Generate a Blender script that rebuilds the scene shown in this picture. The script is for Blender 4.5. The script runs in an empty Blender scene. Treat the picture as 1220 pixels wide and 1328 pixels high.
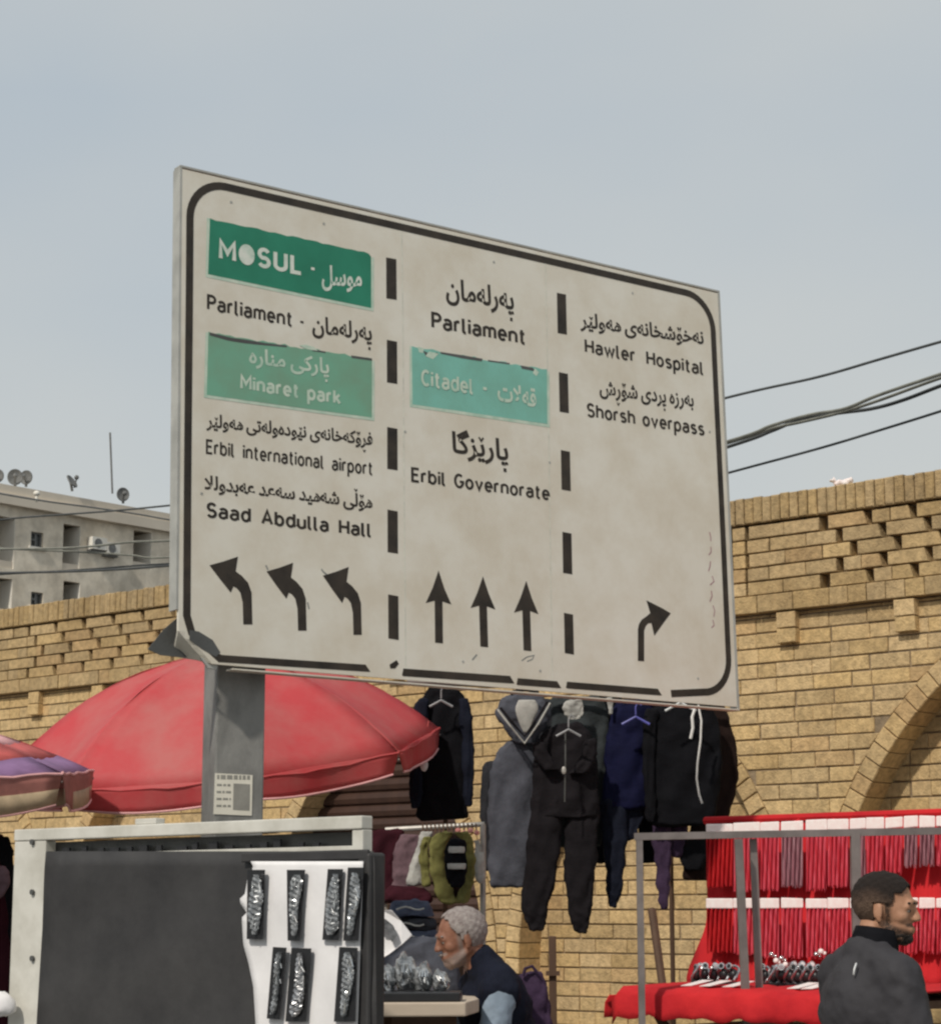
import bpy, bmesh, math, random
import numpy as np
from mathutils import Vector, Matrix
random.seed(11)
R = math.radians
SC = bpy.context.scene
COL = SC.collection

# ---------------------------------------------------------------- camera, sky, sun, exposure
EYE = 1.6
FPX = 2800.0
PITCH = math.atan(521 / 2800)
cam_d = bpy.data.cameras.new('camera')
cam = bpy.data.objects.new('camera', cam_d)
COL.objects.link(cam)
cam.location = (0, 0, EYE)
cam.rotation_euler = (math.pi / 2 + PITCH, 0, 0)
cam_d.sensor_fit = 'VERTICAL'
cam_d.sensor_height = 24
cam_d.lens = 24 * FPX / 1328
cam_d.clip_end = 2000
cam_d.clip_start = 0.1
SC.camera = cam
SC.cycles.filter_width = 2.4

SUN_EL, SUN_AZ = 44, 212        # compass style: 180 = straight behind the camera, more = to its left
wd = bpy.data.worlds.new('World')
SC.world = wd
wd.use_nodes = True
nt = wd.node_tree
nt.nodes.clear()
out = nt.nodes.new('ShaderNodeOutputWorld')
bg = nt.nodes.new('ShaderNodeBackground')
sky = nt.nodes.new('ShaderNodeTexSky')
sky.sky_type = 'NISHITA'
sky.sun_disc = False
sky.sun_elevation = R(SUN_EL)
sky.sun_rotation = R(SUN_AZ)
sky.air_density = 1.2
sky.dust_density = 4.0
tc = nt.nodes.new('ShaderNodeTexCoord')
mp = nt.nodes.new('ShaderNodeMapping')
mp.inputs['Scale'].default_value = (1.6, 1.6, 3.2)
mp.inputs['Rotation'].default_value = (0, R(-25), 0)
no = nt.nodes.new('ShaderNodeTexNoise')
no.inputs['Scale'].default_value = 1.9
no.inputs['Detail'].default_value = 4
no.inputs['Roughness'].default_value = 0.42
cr = nt.nodes.new('ShaderNodeValToRGB')
cr.color_ramp.elements[0].position = 0.36
cr.color_ramp.elements[0].color = (4.95, 5.55, 6.0, 1)
cr.color_ramp.elements[1].position = 0.66
cr.color_ramp.elements[1].color = (5.95, 6.2, 6.15, 1)
mx = nt.nodes.new('ShaderNodeMixRGB')
mx.inputs[0].default_value = 0.88
nt.links.new(tc.outputs['Generated'], mp.inputs[0])
nt.links.new(mp.outputs[0], no.inputs[0])
nt.links.new(no.outputs[0], cr.inputs[0])
nt.links.new(sky.outputs[0], mx.inputs[1])
nt.links.new(cr.outputs[0], mx.inputs[2])
sep = nt.nodes.new('ShaderNodeSeparateXYZ'); nt.links.new(tc.outputs['Generated'], sep.inputs[0])
mr = nt.nodes.new('ShaderNodeMapRange'); mr.inputs[1].default_value = 0.0; mr.inputs[2].default_value = 0.36; mr.inputs[3].default_value = 0.85; mr.inputs[4].default_value = 0.0
nt.links.new(sep.outputs[2], mr.inputs[0])
mh = nt.nodes.new('ShaderNodeMixRGB'); mh.inputs[2].default_value = (6.0, 6.2, 6.05, 1)
nt.links.new(mr.outputs[0], mh.inputs[0]); nt.links.new(mx.outputs[0], mh.inputs[1])
nt.links.new(mh.outputs[0], bg.inputs[0])
bg.inputs[1].default_value = 0.10
nt.links.new(bg.outputs[0], out.inputs[0])

sl = bpy.data.lights.new('sun', 'SUN')
sl.energy = 2.6
sl.angle = R(2.5)
sl.color = (1.0, 0.94, 0.84)
so = bpy.data.objects.new('sun', sl)
COL.objects.link(so)
a = R(SUN_AZ)
to_sun = Vector((math.sin(a) * math.cos(R(SUN_EL)), math.cos(a) * math.cos(R(SUN_EL)), math.sin(R(SUN_EL))))
so.rotation_euler = to_sun.to_track_quat('Z', 'Y').to_euler()
so.location = (0, 0, 30)
SC.view_settings.view_transform = 'Standard'
SC.view_settings.look = 'None'
SC.view_settings.exposure = 0.0
SC.view_settings.gamma = 1
SC.view_settings.use_curve_mapping = False

# ---------------------------------------------------------------- measuring helpers
CP, SP = math.cos(PITCH), math.sin(PITCH)
def ray(x, y):
    v = 664 - y
    return Vector((x - 610, FPX * CP - v * SP, FPX * SP + v * CP))
def P(x, y, D):
    d = ray(x, y)
    d = d * (D / d.y)
    return Vector((d.x, D, d.z + EYE))
def proj(p):
    q = Vector(p) - Vector((0, 0, EYE))
    d = q.y * CP + q.z * SP
    if d < .1: return None
    return (610 + FPX * q.x / d, 664 - FPX * (-q.y * SP + q.z * CP) / d)
WO = Vector((2.763, 12.5, 0)); WR = Vector((.7526, -.6585, 0)); WN = Vector((-.6585, -.7526, 0))
def W(s, off, z):                      # a point on the brick wall's own axes
    return WO + WR * s + WN * off + Vector((0, 0, z))
def onw(x, y, off):                    # (s, z) where a sight line meets a plane parallel to the wall
    d = ray(x, y); o = WO + WN * off
    t = o.dot(WN) / (d.x * WN.x + d.y * WN.y)
    p = d * t
    return (p - o).dot(WR), p.z + EYE
def PW(x, y, off):
    s, z = onw(x, y, off)
    return W(s, off, z)

# ---------------------------------------------------------------- materials
MATS = {}
def mat(name, col, rough=.7, metal=0, var=.12, scale=6, bump=0, bscale=60, detail=5, col2=None, trans=0, coat=0, spec=.4, stretch=None, tint=False, alpha=None, stain=None):
    if name in MATS: return MATS[name]
    if name.startswith('fabric'): spec = .12
    m = bpy.data.materials.new(name); m.use_nodes = True
    n = m.node_tree; b = n.nodes['Principled BSDF']
    b.inputs['Roughness'].default_value = rough
    b.inputs['Metallic'].default_value = metal
    b.inputs['Specular IOR Level'].default_value = spec
    b.inputs['Coat Weight'].default_value = coat
    t = n.nodes.new('ShaderNodeTexCoord')
    mpn = n.nodes.new('ShaderNodeMapping')
    if stretch: mpn.inputs['Scale'].default_value = stretch
    n.links.new(t.outputs['Object'], mpn.inputs[0])
    nz = n.nodes.new('ShaderNodeTexNoise')
    nz.inputs['Scale'].default_value = scale; nz.inputs['Detail'].default_value = detail
    nz.inputs['Roughness'].default_value = .62
    n.links.new(mpn.outputs[0], nz.inputs[0])
    rp = n.nodes.new('ShaderNodeValToRGB')
    c2 = col2 if col2 else tuple(c * (1 - 2 * var) for c in col)
    c1 = col if col2 else tuple(min(1, c * (1 + var)) for c in col)
    rp.color_ramp.elements[0].position = .34; rp.color_ramp.elements[0].color = (*c2, 1)
    rp.color_ramp.elements[1].position = .62; rp.color_ramp.elements[1].color = (*c1, 1)
    n.links.new(nz.outputs[0], rp.inputs[0])
    last = rp.outputs[0]
    if tint:
        at = n.nodes.new('ShaderNodeAttribute'); at.attribute_name = 'tint'
        mm = n.nodes.new('ShaderNodeMixRGB'); mm.blend_type = 'MULTIPLY'; mm.inputs[0].default_value = 1
        n.links.new(last, mm.inputs[1]); n.links.new(at.outputs['Color'], mm.inputs[2]); last = mm.outputs[0]
    if stain:
        n2 = n.nodes.new('ShaderNodeTexNoise'); n2.inputs['Scale'].default_value = stain[1]; n2.inputs['Detail'].default_value = 8; n2.inputs['Roughness'].default_value = .7
        n.links.new(t.outputs['Object'], n2.inputs[0])
        r2 = n.nodes.new('ShaderNodeValToRGB'); r2.color_ramp.elements[0].position = .38; r2.color_ramp.elements[1].position = .60
        k = stain[0]; r2.color_ramp.elements[0].color = (k, k*.97, k*.93, 1); r2.color_ramp.elements[1].color = (1.05, 1.05, 1.05, 1)
        n.links.new(n2.outputs[0], r2.inputs[0])
        m2 = n.nodes.new('ShaderNodeMixRGB'); m2.blend_type = 'MULTIPLY'; m2.inputs[0].default_value = 1
        n.links.new(last, m2.inputs[1]); n.links.new(r2.outputs[0], m2.inputs[2]); last = m2.outputs[0]
    n.links.new(last, b.inputs['Base Color'])
    if bump:
        nb = n.nodes.new('ShaderNodeTexNoise'); nb.inputs['Scale'].default_value = bscale; nb.inputs['Detail'].default_value = 4
        n.links.new(mpn.outputs[0], nb.inputs[0])
        bp = n.nodes.new('ShaderNodeBump'); bp.inputs['Strength'].default_value = bump; bp.inputs['Distance'].default_value = .01
        n.links.new(nb.outputs[0], bp.inputs['Height']); n.links.new(bp.outputs[0], b.inputs['Normal'])
    if trans:
        tr = n.nodes.new('ShaderNodeBsdfTranslucent'); ms = n.nodes.new('ShaderNodeMixShader'); ms.inputs[0].default_value = trans
        n.links.new(last, tr.inputs[0]); n.links.new(b.outputs[0], ms.inputs[1]); n.links.new(tr.outputs[0], ms.inputs[2])
        n.links.new(ms.outputs[0], n.nodes['Material Output'].inputs[0])
    if alpha: b.inputs['Alpha'].default_value = alpha
    MATS[name] = m
    return m
mat('brick', (.56, .40, .205), .88, var=.13, scale=26, bump=.8, bscale=70, tint=True, stain=(.83, 1.7))
mat('mortar', (.27, .20, .125), .95, var=.2, scale=14, bump=.6, bscale=120)
mat('sign_face', (.735, .70, .615), .5, scale=1.6, col2=(.685, .64, .545), detail=9, spec=.35, stain=(.97, 3.2))
mat('sign_edge', (.40, .40, .37), .6, metal=.0, var=.1)
mat('sign_ink', (.035, .026, .018), .55, var=.25, scale=9)
mat('sign_white_ink', (.74, .76, .68), .5, col2=(.5, .62, .52), scale=14)
mat('sign_pale_ink', (.62, .70, .58), .5, col2=(.42, .58, .46), scale=14)
mat('sign_green', (.022, .235, .14), .45, col2=(.016, .19, .11), scale=4)
mat('sign_faded_green', (.18, .42, .29), .5, col2=(.19, .35, .24), scale=5)
mat('sign_faded_teal', (.22, .53, .44), .5, col2=(.20, .45, .36), scale=5)
mat('peeled_film', (.72, .72, .62), .6, scale=25)
mat('steel_grey', (.115, .118, .115), .55, metal=.25, scale=2.5, col2=(.075, .075, .07), detail=8, bump=.15)
mat('pole_paint', (.24, .235, .22), .6, scale=4.5, col2=(.10, .098, .092), detail=7, bump=.2, stretch=(1,1,.6))
mat('scuff', (.30, .31, .29), .7, scale=8, col2=(.2, .2, .19))
mat('paper', (.72, .68, .58), .8, var=.05)
mat('print_grey', (.27, .26, .23), .8, var=.08, scale=12)
mat('red_canopy', (.68, .085, .095), .6, scale=2.6, col2=(.64, .185, .175), detail=8, trans=.32, bump=.15, bscale=30)
mat('canopy_worn', (.72, .36, .32), .8, scale=20, col2=(.62, .2, .18))
mat('piping_pink', (.78, .42, .42), .6)
mat('stripe_purple', (.30, .17, .33), .7, scale=8, trans=.2)
mat('stripe_red', (.60, .13, .12), .7, scale=8, trans=.2)
mat('stripe_cream', (.60, .46, .30), .7, scale=8, trans=.2)
mat('stripe_rose', (.48, .20, .17), .7, scale=8, trans=.2)
mat('concrete', (.70, .62, .51), .9, scale=.16, col2=(.54, .47, .38), detail=9)
mat('concrete_light', (.78, .74, .66), .9, scale=.3, var=.08)
mat('concrete_block', (.75, .665, .54), .9, scale=1.2, var=.10, stain=(.78, .35))
mat('dark_opening', (.10, .09, .08), .8)
mat('glass_dark', (.08, .085, .08), .25, var=.2, spec=.6)
mat('dish_grey', (.16, .16, .155), .6)
mat('cable_grey', (.075, .08, .08), .6)
mat('cable_pale', (.20, .20, .17), .6)
mat('asphalt', (.055, .054, .052), .9, scale=30, bump=.4)
mat('paving', (.26, .24, .21), .9, scale=8, bump=.3)
mat('white_metal', (.66, .64, .58), .45, scale=6, col2=(.50, .48, .42), detail=8)
mat('black_sheet', (.052, .050, .050), .6, scale=2.5, col2=(.028, .027, .028), bump=.4, bscale=9, detail=9)
mat('white_cloth', (.80, .78, .78), .8, var=.05, scale=3, bump=.2, bscale=14)
mat('card_black', (.02, .02, .022), .35)
mat('silver', (.55, .55, .56), .28, metal=.85, scale=40, col2=(.25, .25, .26))
mat('silver_glint', (.85, .85, .84), .12, metal=.9, scale=70, col2=(.3, .3, .3))
mat('clear_plastic', (.42, .43, .44), .18, metal=.35, scale=24, col2=(.10, .11, .12), spec=.7)
mat('wood_dark', (.09, .05, .03), .8, scale=10, stretch=(1, 1, .15))
mat('wood_pale', (.58, .48, .38), .8, scale=5, col2=(.44, .36, .28), stretch=(.3, 1, 1))
mat('rack_grey', (.20, .172, .162), .5, metal=.3, var=.15)
mat('rack_pale', (.42, .40, .37), .5, metal=.3)
mat('red_cloth', (.56, .022, .026), .85, scale=5, col2=(.42, .014, .02), bump=.6, bscale=14, detail=8, spec=.2)
mat('pink_plastic', (.72, .12, .17), .3, scale=40, col2=(.62, .04, .06), spec=.6, stretch=(1, 1, .08))
mat('mauve_plastic', (.42, .24, .27), .35, scale=40, col2=(.34, .13, .16), stretch=(1, 1, .08))
mat('header_white', (.90, .84, .81), .5, scale=30, col2=(.86, .70, .67))
mat('fabric_black', (.006, .006, .008), .85, scale=10, bump=.3, bscale=40)
mat('fabric_black_blue', (.010, .012, .022), .85, scale=10, bump=.3, bscale=40)
mat('fabric_brown_black', (.020, .011, .009), .9, scale=8)
mat('fabric_navy', (.007, .008, .034), .8, scale=10, bump=.3, bscale=40)
mat('fabric_slate', (.082, .086, .105), .9, scale=8, bump=.3, bscale=50)
mat('fabric_slate_dark', (.035, .036, .042), .9, scale=8, bump=.3, bscale=50)
mat('fabric_charcoal', (.014, .012, .014), .9, scale=8, bump=.3, bscale=50)
mat('fabric_green_grey', (.045, .052, .055), .9, scale=8, bump=.3)
mat('fabric_olive', (.17, .16, .055), .9, scale=8, bump=.3)
mat('fabric_pale', (.44, .43, .40), .9, scale=8, bump=.3)
mat('fabric_mauve', (.16, .10, .115), .9, scale=8, bump=.3)
mat('fabric_maroon', (.045, .010, .016), .9, scale=8, bump=.3)
mat('fabric_denim', (.085, .10, .145), .9, scale=10, col2=(.05, .06, .09), bump=.3)
mat('fabric_sky', (.22, .27, .33), .9, scale=8, bump=.3)
mat('fabric_purple', (.05, .03, .06), .9, scale=8, bump=.3)
mat('jacket_grey', (.040, .038, .043), .8, scale=6, col2=(.030, .028, .032), bump=.25, bscale=25)
mat('jacket_inset', (.12, .12, .125), .8)
mat('reflective', (.75, .75, .75), .3)
mat('skin', (.46, .25, .155), .55, scale=14, col2=(.40, .20, .12), spec=.4)
mat('skin_old', (.29, .135, .085), .6, scale=30, col2=(.22, .095, .06), spec=.4)
mat('hair_black', (.018, .013, .010), .7, scale=60, bump=.6, bscale=160)
mat('hair_fade', (.10, .062, .042), .8, scale=60, col2=(.06, .036, .024), bump=.5, bscale=160)
mat('hair_short', (.13, .082, .055), .85, scale=90, col2=(.075, .045, .03), bump=.8, bscale=200, tint=True)
mat('hair_grey', (.33, .29, .27), .8, scale=60, col2=(.2, .16, .15), bump=.6, bscale=160)
mat('eye_white', (.30, .26, .23), .4)
mat('iris', (.02, .012, .008), .2)
mat('trousers', (.03, .03, .035), .9)
mat('shoe', (.02, .018, .016), .5)
mat('shaded_brick', (.060, .028, .018), .6, scale=6, col2=(.04, .018, .012), stretch=(1, 1, .3))  # dark brown stands for brick in the umbrella's shade
mat('white_string', (.75, .73, .70), .8)
mat('hanger_grey', (.30, .30, .31), .4)
mat('hanger_blue', (.12, .12, .42), .4)
mat('hanger_white', (.62, .64, .64), .4)

# ---------------------------------------------------------------- mesh helpers
class MB:
    def __init__(s): s.v = []; s.f = []; s.t = []
    def add(s, vs, fs, tint=None):
        o = len(s.v); s.v += [Vector(q) for q in vs]; s.f += [tuple(o + i for i in f) for f in fs]
        s.t += [tint] * len(fs)
        return s
    def box(s, a, b, M=None):
        x0, y0, z0 = a; x1, y1, z1 = b
        vs = [Vector(q) for q in ((x0,y0,z0),(x1,y0,z0),(x1,y1,z0),(x0,y1,z0),(x0,y0,z1),(x1,y0,z1),(x1,y1,z1),(x0,y1,z1))]
        if M: vs = [M @ q for q in vs]
        return s.add(vs, [(0,3,2,1),(4,5,6,7),(0,1,5,4),(1,2,6,5),(2,3,7,6),(3,0,4,7)])
    def bar(s, p, q, w, h=None, upv=(0,0,1)):            # box along p->q
        p = Vector(p); q = Vector(q); h = h or w
        d = (q - p).normalized(); u = Vector(upv)
        if abs(d.dot(u)) > .95: u = Vector((0, 1, 0))
        x = d.cross(u).normalized() * (w / 2); y = d.cross(x).normalized() * (h / 2)
        vs = [p-x-y, p+x-y, p+x+y, p-x+y, q-x-y, q+x-y, q+x+y, q-x+y]
        return s.add(vs, [(0,3,2,1),(4,5,6,7),(0,1,5,4),(1,2,6,5),(2,3,7,6),(3,0,4,7)])
    def tube(s, pts, r, n=8, caps=True, closed=False):
        pts = [Vector(q) for q in pts]; k = len(pts)
        rr = r if isinstance(r, (list, tuple)) else [r] * k
        vs = []; fs = []; prev = None
        for i, p in enumerate(pts):
            if closed: d = (pts[(i+1) % k] - pts[i-1]).normalized()
            else: d = (pts[min(i+1, k-1)] - pts[max(i-1, 0)]).normalized()
            if prev is None:
                u = Vector((0,0,1)) if abs(d.z) < .9 else Vector((1,0,0))
                x = d.cross(u).normalized()
            else:
                x = (prev - d * prev.dot(d)).normalized()
            prev = x; y = d.cross(x)
            for j in range(n):
                a = 2 * math.pi * j / n
                vs.append(p + (x * math.cos(a) + y * math.sin(a)) * rr[i])
        m = k if closed else k - 1
        for i in range(m):
            for j in range(n):
                a0 = i*n+j; a1 = i*n+(j+1) % n; b0 = ((i+1) % k)*n+j; b1 = ((i+1) % k)*n+(j+1) % n
                fs.append((a0, a1, b1, b0))
        if caps and not closed:
            fs.append(tuple(range(n-1, -1, -1))); fs.append(tuple((k-1)*n+j for j in range(n)))
        return s.add(vs, fs)
    def loft(s, rings, caps=True):
        n = len(rings[0]); k = len(rings); vs = [q for r in rings for q in r]; fs = []
        for i in range(k-1):
            for j in range(n):
                fs.append((i*n+j, i*n+(j+1) % n, (i+1)*n+(j+1) % n, (i+1)*n+j))
        if caps: fs.append(tuple(range(n-1, -1, -1))); fs.append(tuple((k-1)*n+j for j in range(n)))
        return s.add(vs, fs)
    def ell(s, c, r, n=14, m=10, M=None):
        c = Vector(c); vs = []; fs = []
        for i in range(m+1):
            th = math.pi * i / m
            for j in range(n):
                ph = 2*math.pi*j/n
                q = Vector((r[0]*math.sin(th)*math.cos(ph), r[1]*math.sin(th)*math.sin(ph), r[2]*math.cos(th)))
                vs.append(c + (M @ q if M else q))
        for i in range(m):
            for j in range(n):
                fs.append((i*n+j, (i+1)*n+j, (i+1)*n+(j+1) % n, i*n+(j+1) % n))
        return s.add(vs, fs)
    def prism(s, poly, f0, f1):                          # poly of (a,b); f0/f1 map to 3d front/back
        n = len(poly)
        vs = [f0(a, b) for a, b in poly] + [f1(a, b) for a, b in poly]
        fs = [tuple(range(n-1, -1, -1)), tuple(range(n, 2*n))] + [(i, (i+1) % n, n+(i+1) % n, n+i) for i in range(n)]
        return s.add(vs, fs)
    def build(s, name, m, parent=None, loc=None, smooth=False, fix=True, bevel=0, sub=0, solid=0, kind=None):
        me = bpy.data.meshes.new(name)
        L = Vector(loc) if loc is not None else Vector((0,0,0))
        me.from_pydata([tuple(q - L) for q in s.v], [], s.f)
        mats = m if isinstance(m, (list, tuple)) else [m]
        for q in mats: me.materials.append(MATS[q] if isinstance(q, str) else q)
        if any(t is not None for t in s.t):
            at = me.color_attributes.new('tint', 'FLOAT_COLOR', 'CORNER')
            buf = []
            for f, t in zip(s.f, s.t):
                buf += list((*(t or (1,1,1)), 1)) * len(f)
            at.data.foreach_set('color', buf)
        me.update()
        if fix:
            b = bmesh.new(); b.from_mesh(me); bmesh.ops.recalc_face_normals(b, faces=b.faces); b.to_mesh(me); b.free()
        if smooth:
            me.polygons.foreach_set('use_smooth', [True]*len(me.polygons))
        o = bpy.data.objects.new(name, me); COL.objects.link(o)
        if parent is not None: o.parent = parent
        if loc is not None: o.location = L
        if bevel:
            q = o.modifiers.new('bevel', 'BEVEL'); q.width = bevel; q.segments = 2; q.limit_method = 'ANGLE'
        if sub:
            q = o.modifiers.new('sub', 'SUBSURF'); q.levels = sub; q.render_levels = sub
        if solid:
            q = o.modifiers.new('solid', 'SOLIDIFY'); q.thickness = solid; q.offset = 0
        if kind: o['kind'] = kind
        return o
def tag(o, label, cat, group=None):
    o['label'] = label; o['category'] = cat
    if group: o['group'] = group
    return o
def thing(name, label, cat, loc=(0,0,0), group=None):
    o = bpy.data.objects.new(name, None); COL.objects.link(o); o.location = loc; o.empty_display_size = .1
    return tag(o, label, cat, group)
class Part:                                              # meshes given in world space, stored relative to the thing
    def __init__(s, t): s.t = t; s.L = Vector(t.location)
    def __call__(s, mb, name, m, parent=None, **k):
        mb.v = [q - s.L for q in mb.v]
        return mb.build(name, m, parent or s.t, **k)
def noise2(x, y, seed=0):
    return math.sin(x*3.1+seed)*.5 + math.sin(y*4.7+seed*2.3+x*1.3)*.3 + math.sin(x*9.3-y*6.1+seed)*.2

# ---------------------------------------------------------------- ground
g = MB(); g.add([(-400,-60,0),(400,-60,0),(400,700,0),(-400,700,0)], [(0,1,2,3)])
g.build('ground', 'asphalt', kind='structure')
g = MB()
g.add([W(-30,.2,.12), W(12,.2,.12), W(12,6.8,.12), W(-30,6.8,.12), W(12,6.8,0), W(-30,6.8,0)], [(0,1,2,3),(3,2,4,5)])
g.build('pavement', 'paving', kind='structure')

# ---------------------------------------------------------------- brick wall
wall = thing('brick_wall', 'yellow brick boundary wall with pierced parapet and blind pointed arches', 'wall', W(-4, 0, 0))
wp = Part(wall)
S0, S1 = -14.0, 4.6
AXES = [-1.0 + 2.4*k for k in range(-5, 3)]               # centre lines of the piers
RAD = 2.2; HC = 2.353                                     # arc radius; its centre from the pier axis
ZC = 1.205; APEX = ZC + math.sqrt(RAD**2 - (HC-1.2)**2)
NICHE = -.22
def half(z, r=RAD):                                       # half width of the pier at height z (to the curve of radius r)
    if z <= ZC: return HC - r
    q = r*r - (z-ZC)**2
    return (HC - math.sqrt(q)) if q > 0 else 99
def tinted(base=1.0, warm=0.0):
    k = base * random.uniform(.86, 1.10); h = random.uniform(-.05, .08) + warm
    r_ = random.random()
    if r_ < .07: return (k*1.0, k*.95, k*.92)
    return (min(1.2, k*(1+h*.3)), k, k*(1-h))
def brick_mb(s0, s1, z0, z1, front, depth=.09, tint=None, sl=0, sr=0, jit=.0015, chamfer=.004):
    # sl, sr: extra s at the top of left/right ends (slanted ends); chamfered front arris
    c = chamfer; j = lambda: random.uniform(-jit, jit)
    df = random.uniform(-.004, .003)
    z0 += .0005*c; back = [(s0, z0), (s1, z0), (s1+sr, z1), (s0+sl, z1)]
    fr = [(s0+c, z0+c), (s1-c, z0+c), (s1+sr-c, z1-c), (s0+sl+c, z1-c)]
    vs = [W(a, front-depth, b) for a, b in back] + [W(a+j(), front-c+df, b+j()) for a, b in back] + [W(a+j(), front+df, b+j()) for a, b in fr]
    m = MB()
    m.add(vs, [(0,1,5,4),(1,2,6,5),(2,3,7,6),(3,0,4,7),(4,5,9,8),(5,6,10,9),(6,7,11,10),(7,4,8,11),(8,9,10,11)], tint or tinted())
    m.c = ((s0+s1)/2, (z0+z1)/2, front); m.a = (s1-s0)*(z1-z0)
    return m
bricks = []
J = .010; JV = .003
def course(z0, z1, a, b, front, L=.265, sl=None, sr=None, ph=0.0, tb=1.0, warm=0.0):
    # bricks from a to b; sl/sr = slanted end offset at the top of the run
    s = a; first = True
    x = a - ((a*1.0 + ph) % L)
    while x < b:
        l = max(a, x); r = min(b, x + L)
        x += L * (1 + random.uniform(-.04, .04)) if random.random() > .18 else L*.5
        if x < r: r = x
        if r - l < .03: continue
        e0 = (sl or 0) if l == a else 0; e1 = (sr or 0) if r == b else 0
        bricks.append(brick_mb(l + JV/2, r - JV/2, z0 + J/2, z1 - J/2, front, sl=e0, sr=e1, tint=tinted(tb, warm)))
PIT = .0938
rows = []
z = 3.407
while z > .02:
    rows.append((max(z - PIT, .0), z)); z -= PIT
RO = RAD - .125                                           # the ring of voussoirs lies outside the opening
# centre of each arc is at axis+HC; opening is inside radius RAD, ring between RAD and RAD+.12
RE = RAD + .122
for k, (z0, z1) in enumerate(rows):
    ph = (k % 2) * .13 + random.uniform(-.02, .02)
    hb, ht = half(z0, RE), half(z1, RE)
    for i, ax in enumerate(AXES):
        if z1 > APEX + .12: continue
        if hb < .03 or hb > 1.2: continue
        hbb = max(hb, .02)
        hb2 = min(hbb, 1.19); ht2 = min(max(ht, .02), 1.19)
        course(z0, z1, ax - hb2, ax + hb2, 0, ph=ph, sl=-(ht2-hb2), sr=(ht2-hb2))
    if z1 > APEX + .12: course(z0, z1, S0, S1, 0, ph=ph)
for k, (z0, z1) in enumerate(rows):                       # brick infill of the blind arches
    ph = (k % 2) * .13
    if z1 > APEX + .03: continue
    for ax in AXES[:-1]:
        if abs(ax + 5.8) < .1 and True: continue          # this arch gets dark slats for its shade
        h = half(z0, RAD)
        if h > 1.2: continue
        course(z0, z1, ax + h - .06, ax + 2.4 - h + .06, NICHE, ph=ph)
course(3.407, 3.43, S0, S1, 0)
# ledge course and parapet
x = S0
while x < S1:
    l = .26 if random.random() < .4 else .13
    bricks.append(brick_mb(x+.002, x+l-.003, 3.436, 3.542, .06, depth=.16, tint=tinted(.80))); x += l
for k in range(5):
    z1 = 3.99 - .0892*k; z0 = z1 - .0892
    shift = {0:0, 1:.098, 2:.196, 3:.098, 4:0}[k]
    # notched zones and plain panels, left to right
    course(z0, z1, -14, -8.60+shift, .05, ph=(k % 2)*.13, tb=.80)
    x = -8.60 + shift; per = .368
    while x < -3.2:
        bricks.append(brick_mb(x+.040, x+per, z0+J/2, z1-J/2, .05, sr=-.025, tint=tinted(.80))); x += per
    course(z0, z1, x+.02, -1.56, .05, ph=(k % 2)*.13, tb=.8)
    course(z0, z1, -1.44, -1.345, .05, tb=1.0)                    # the end bricks seen beside the sign
    course(z0, z1, -1.33, -.745+shift-.04, .05, ph=(k % 2)*.11, tb=.86)
    x = -.745 + shift - .028; per = .303
    while x < S1:
        half_ = random.random() < .25
        if half_:
            bricks.append(brick_mb(x+.038, x+per*.52, z0+J/2, z1-J/2, .05, tint=tinted(.80)))
            bricks.append(brick_mb(x+per*.52+.006, x+per, z0+J/2, z1-J/2, .05, sr=-.022, tint=tinted(.80)))
        else:
            bricks.append(brick_mb(x+.038, x+per, z0+J/2, z1-J/2, .05, sr=-.022, tint=tinted(.80)))
        x += per
# what is hidden behind nearer things (used only to choose which bricks become single parts)
HID = [(262,215,925,880),(235,850,350,1058),(20,1058,488,1400),(100,880,540,1000),(540,885,615,1065),(630,900,935,1150),(915,1060,1300,1400),(0,950,120,1060),(130,930,480,1010),(640,1150,780,1190),(480,1240,670,1400),(790,1262,1200,1400)]
def seen(c):
    q = proj(W(c[0], c[2], c[1]))
    if q is None or not (-12 < q[0] < 1232 and 0 < q[1] < 1335): return -1
    for h in HID:
        if h[0] < q[0] < h[2] and h[1] < q[1] < h[3]: return -1
    return (13 / max(1, W(c[0], c[2], c[1]).y))**2
sc_ = sorted(range(len(bricks)), key=lambda i: -(seen(bricks[i].c) * bricks[i].a if seen(bricks[i].c) > 0 else -1))
own = [i for i in sc_[:300] if seen(bricks[i].c) > 0]
ownset = set(own)
for i in own: wp(bricks[i], 'brick', 'brick', fix=False)
rest = MB()
for i, b in enumerate(bricks):
    if i not in ownset: rest.add(b.v, b.f, b.t[0])
wp(rest, 'brickwork', 'brick', kind='stuff', fix=False)
# coping of bricks on edge
rest = MB(); x = S0; n_ = 0
while x < S1:
    dz = random.uniform(-.004, .005)
    b = brick_mb(x+.003, x+.064, 4.000, 4.163+dz, .07 + random.uniform(-.003,.003), depth=.30, tint=tinted(.74), chamfer=.007)
    top = MB(); top.add([W(x+.003,.06,4.163+dz), W(x+.064,.06,4.163+dz), W(x+.064,-.24,4.163+dz), W(x+.003,-.24,4.163+dz)], [(0,1,2,3)], b.t[0])
    b.add(top.v, top.f, b.t[0])
    q = proj(W(x, .07, 4.08))
    if q and ((-5 < q[0] < 232) or (943 < q[0] < 1225)) and n_ < 300: wp(b, 'coping_brick', 'brick', fix=False); n_ += 1
    else: rest.add(b.v, b.f, b.t[0])
    x += .067
wp(rest, 'coping', 'brick', kind='stuff', fix=False)
# brick dentils under the ledge
x = -1.06 - .825*14
while x < S1:
    for (z0, z1) in ((3.328, 3.425), (3.235, 3.322)):
        wp(brick_mb(x-.068, x+.068, z0, z1, .052, depth=.14, tint=tinted(1.08)), 'dentil_brick', 'brick', fix=False)
    x += .825
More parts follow.
